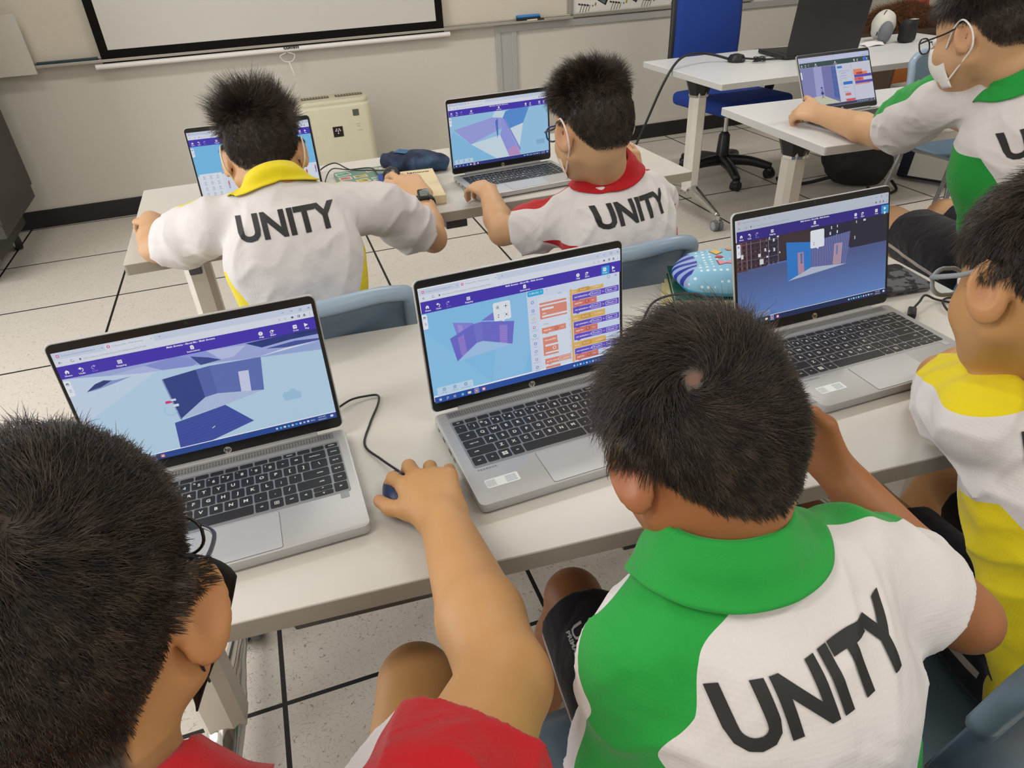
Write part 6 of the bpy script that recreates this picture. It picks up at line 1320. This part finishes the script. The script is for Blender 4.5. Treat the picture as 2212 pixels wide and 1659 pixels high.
def mouse(x, y, z, rz, label, col, s=1.0):
    t = empty('computer_mouse', (x, y, z), rz, label, 'mouse'); S = Solid(); S.ell((0, 0, .008 * s), np.eye(3), (.029 * s, .050 * s, .026 * s), k=.01); S.ell((0, -.012 * s, .012 * s), np.eye(3), (.027 * s, .034 * s, .024 * s), k=.01); S.cut((0, 0, .0015), (0, 0, -1))
    v, f = skin_solid(S, .0025); mesh_from('casing', v, f, mat('mouse_' + label[:5].strip().lower().replace(' ', '_'), col, .35), t, relax=2)
    m = MB(); m.cyl((-.0035, .030 * s, .0245 * s), (.0035, .030 * s, .0245 * s), .008 * s, seg=16); m.build('scroll_wheel', mat('rubber_black', '#1b1917', .6), t, auto=40)
    m = MB(); m.prism([(.026 * s * math.cos(a), .047 * s * math.sin(a)) for a in np.linspace(0, 2 * PI, 28, endpoint=False)], .002, .009); m.build('skirt', mat('mouse_skirt', '#4b4e58', .4), t)
    return t
mouse(-2.462, -1.345, TZ + .0265, -.15, 'black mouse under the hand with the wrist watch', '#17171a', .85)
cable('thin black cable curling from the left laptop to the mouse on the cream box', [(-2.652, -1.385, .74), (-2.645, -1.225, .728), (-2.612, -1.13, .738), (-2.565, -1.165, .739), (-2.50, -1.182, .740), (-2.492, -1.25, .740), (-2.497, -1.33, .740), (-2.54, -1.41, .738), (-2.60, -1.47, .727)], .0018)
cable('black mouse cable crossing the green planner in a wide curve', [(-2.655, -1.35, .735), (-2.655, -1.12, .728), (-2.60, -1.09, .745), (-2.56, -1.18, .742), (-2.50, -1.25, .750), (-2.47, -1.29, .757)], .0020)

# ------------------------------------------------------------------ near table
mouse(-2.708, -2.684, TZ, .10, 'navy mouse under the hand of the child with the red collar', '#1b2350', .88)
cable('thin black mouse cable looping back from the navy mouse to the left laptop', [(-2.702, -2.642, .733), (-2.722, -2.595, .727), (-2.738, -2.55, .724), (-2.722, -2.50, .724), (-2.702, -2.455, .725), (-2.698, -2.432, .726), (-2.716, -2.428, .727), (-2.74, -2.432, .729), (-2.762, -2.448, .730)], .0017)
gb = empty('book', (-1.99, -2.335, TZ), -.42, 'dark green hardback lying on loose cream pages under the printed blue pouch', 'book')
m = MB(); m.box((0, 0, .0135), (.21, .15, .015), bevel=.001); m.build('pages', mat('pages_cream', '#d3cfae', .7), gb)
m = MB(); m.box((.0, 0, .022), (.216, .155, .0025), bevel=.001); m.box((.0, 0, .005), (.216, .155, .0025), bevel=.001); m.build('cover', mat('book_green', '#1f5646', .5), gb)
m = MB(); m.cyl((-.065, -.02, .0233), (-.065, -.02, .0238), .016, seg=24); m.mi = 1; m.cyl((-.065, -.02, .0237), (-.065, -.02, .0241), .011, seg=24); m.build('emblem', [mat('emblem_white', '#cfd2d6', .5), mat('emblem_blue', '#3b4f86', .5)], gb)
for k, (dx, dy, a) in enumerate(((-2.012, -2.352, -.47), (-2.03, -2.365, -.53))):
    m = MB(); m.box((0, 0, .0012 + .0024 * (1 - k) * 0), (.21, .145, .0018)); o = m.build('exercise_paper', mat('paper_yellowed', '#dccf9f' if k == 0 else '#d8d4c8', .7)); o.location = (dx, dy, TZ + .0005 + .002 * (1 - k)); o.rotation_euler = (0, 0, a)
    tag(o, ('yellowed exercise paper fanned out directly under the dark green book', 'pale exercise paper, lowest under the dark green book')[k], 'paper')
pp = empty('pencil_case', (-1.985, -2.345, TZ + .0245), -.42, 'light blue pencil case printed with bows and toast, navy striped end, by the right laptop', 'pencil case')
m_, N, L, b = nodes_mat('pouch_print'); tc = N.new('ShaderNodeTexCoord'); vo = N.new('ShaderNodeTexVoronoi'); vo.inputs['Scale'].default_value = 85; vo.inputs['Randomness'].default_value = .05; L.new(tc.outputs['Object'], vo.inputs['Vector'])
lt_ = N.new('ShaderNodeMath'); lt_.operation = 'LESS_THAN'; L.new(vo.outputs['Distance'], lt_.inputs[0]); lt_.inputs[1].default_value = .25
c0 = mix(N, L, lt_.outputs[0], rgb('#86bddb'), rgb('#d9ecf3')); st_ = N.new('ShaderNodeMath'); st_.operation = 'GREATER_THAN'; L.new(attr(N, 'endcap'), st_.inputs[0]); st_.inputs[1].default_value = 0
wv = N.new('ShaderNodeTexWave'); wv.inputs['Scale'].default_value = 15; wv.bands_direction = 'Y'; L.new(tc.outputs['Object'], wv.inputs['Vector']); ws = N.new('ShaderNodeMath'); ws.operation = 'GREATER_THAN'; L.new(wv.outputs['Fac'], ws.inputs[0]); ws.inputs[1].default_value = .5
c1_ = mix(N, L, ws.outputs[0], rgb('#1d2f9c'), rgb('#93a8d6')); c2_ = mix(N, L, st_.outputs[0], c0, c1_); si = N.new('ShaderNodeMath'); si.operation = 'GREATER_THAN'; L.new(attr(N, 'sidewall'), si.inputs[0]); si.inputs[1].default_value = 0
L.new(mix(N, L, si.outputs[0], c2_, rgb('#3aa3cf')), b.inputs['Base Color']); b.inputs['Roughness'].default_value = .5
S = Solid(); S.ell((0, 0, .020), np.eye(3), (.118, .078, .030), k=.02); S.cone((-.07, -.04, .018), (.09, -.04, .018), .020, .020, k=.03); S.cone((-.07, .04, .018), (.09, .04, .018), .020, .020, k=.03); S.cut((0, 0, .001), (0, 0, -1)); S.warp = lambda p: vnoise(p * 25) * .0015
v, f = skin_solid(S, .003); pb_ = mesh_from('pouch_body', v, f, m_, pp, {'endcap': lambda v: -.072 - v[:, 0] - .35 * v[:, 1] ** 2 / .05, 'sidewall': lambda v: .013 - v[:, 2]}, relax=1)
bvp = BVHTree.FromPolygons([tuple(x) for x in v], [tuple(q) for q in f])
def onp(x, y, h=.0006):
    r = bvp.ray_cast(Vector((x, y, .2)), Vector((0, 0, -1))); return (x, y, (r[0].z if r[0] else .03) + h)
def decal(pts, mt, name='printed_motif', edge=True):
    m = MB()
    if edge:
        c = (sum(p[0] for p in pts) / len(pts), sum(p[1] for p in pts) / len(pts)); q = [(c[0] + (p[0] - c[0]) * 1.14, c[1] + (p[1] - c[1]) * 1.14) for p in pts]; m.poly([onp(x, y, .0005) for x, y in q], 1)
    m.poly([onp(x, y, .0010) for x, y in pts], 0); m.build(name, [mt, mat('motif_outline', '#8a5560', .5)], pp)
pkm = mat('motif_pink', '#e58fa0', .5); rdm = mat('motif_red', '#c8323a', .5); ylm = mat('motif_yellow', '#e2bb5c', .5); wtm = mat('motif_white', '#e9eef0', .5); ogm = mat('motif_orange', '#d79a5a', .5)
decal([(-.035, -.030), (-.036, -.008), (-.020, -.016), (-.006, -.006), (-.004, -.028), (-.020, -.022)], pkm)
decal([(-.045, .034), (-.030, .045), (-.022, .028), (-.034, .018)], ylm); decal([(-.012, .046), (.008, .05), (.010, .038), (-.010, .034)], ogm)
decal([(-.03 + .007 * math.cos(a), .008 + .005 * math.sin(a)) for a in np.linspace(0, 6.0, 12)], rdm); decal([(.055 + .03 * math.cos(a), .045 + .014 * math.sin(a)) for a in np.linspace(0, 6.0, 16)], pkm)
decal([(.045 + .024 * math.cos(a), .010 + .012 * math.sin(a)) for a in np.linspace(0, 6.0, 16)], wtm)
cable('black cable arching over the blue pencil case into the right laptop', [(-2.205, -2.395, .725), (-2.19, -2.375, .733), (-2.168, -2.366, .752), (-2.145, -2.39, .772), (-2.117, -2.43, .785), (-2.095, -2.47, .77), (-2.098, -2.52, .742), (-2.103, -2.56, .733)], .0022)
cp = empty('zip_pouch', (-1.722, -2.43, TZ), -.12, 'flat black and grey camouflage pouch sticking out behind the right laptop', 'pouch')
m_, N, L, b = nodes_mat('camouflage'); tc = N.new('ShaderNodeTexCoord'); n = N.new('ShaderNodeTexNoise'); n.inputs['Scale'].default_value = 38; n.inputs['Detail'].default_value = 3; L.new(tc.outputs['Object'], n.inputs['Vector'])
L.new(mix(N, L, ramp(N, L, n.outputs['Fac'], .52, .56), rgb('#16161a'), rgb('#5d5e66')), b.inputs['Base Color']); b.inputs['Roughness'].default_value = .6
m = MB(); m.prism(rrect(.185, .105, .012), .001, .017, bevel=.006, seg=3); m.build('pouch_body', m_, cp, auto=50)
m = MB(); m.tube([(-.088, -.050, .009), (0, -.054, .010), (.088, -.050, .009)], .0022, smooth=1); m.build('zip', blk, cp, smooth=True)
uc = empty('usb_cable', (0, 0, 0), 0, 'black cable with a plug curling beside the right laptop near the table end', 'cable'); uc.location = (-1.745, -2.55, TZ)
W_ = lambda x, y, z: (x + 1.745, y + 2.55, z - TZ)
m = MB(); m.box(W_(-1.752, -2.556, .731), (.034, .014, .011), rot=(0, 0, .75), bevel=.003); m.build('plug', blk, uc, auto=40)
m = MB(); m.tube([W_(-1.741, -2.546, .731), W_(-1.716, -2.535, .735), W_(-1.69, -2.522, .738), W_(-1.668, -2.528, .728), W_(-1.650, -2.548, .726), W_(-1.64, -2.575, .726), W_(-1.660, -2.592, .727), W_(-1.682, -2.575, .727), W_(-1.672, -2.548, .730), W_(-1.645, -2.53, .726), W_(-1.625, -2.535, .726)], .0021, smooth=4); m.build('cord', cable_m, uc, smooth=True)

# wrist watch of the child at the middle table
ww = R4[0]; O_ = V3(ww.location); wrp = V3(J4['wrR']); elp = V3(J4['elR']); ax_ = nrm(wrp - elp); cen_ = wrp - ax_ * .028 - O_
bk_ = nrm(V3(0, .05, 1) - ax_ * (V3(0, .05, 1) @ ax_)); sd_ = np.cross(ax_, bk_)
m = MB()
ringp = []
def band(u, v): a = u * 2 * PI; r_ = .0285 + .002 * math.sin(PI * v); return tuple(cen_ + (sd_ * math.cos(a) * 1.0 + bk_ * math.sin(a) * .98) * r_ + ax_ * (v - .5) * .017)
m.grid(band, 40, 4, thick=.002, closed_u=True); wt_ = m.build('watch_strap', blk, ww, smooth=True)
Rw = Matrix([list(r_) for r_ in np.stack([sd_, ax_, bk_], 1)]).to_4x4()
m = MB(); m.prism(rrect(.030, .034, .006), -.004, .006, bevel=.002, mtx=Matrix.Translation(tuple(cen_ + bk_ * .0300)) @ Rw); m.build('watch_case', mat('watch_black', '#1d1d20', .3), wt_, auto=40)
m = MB(); m.prism(rrect(.020, .020, .003), .0058, .0064, mtx=Matrix.Translation(tuple(cen_ + bk_ * .0300)) @ Rw); m.build('watch_display', mat('watch_lcd', '#5d6660', .2), wt_)
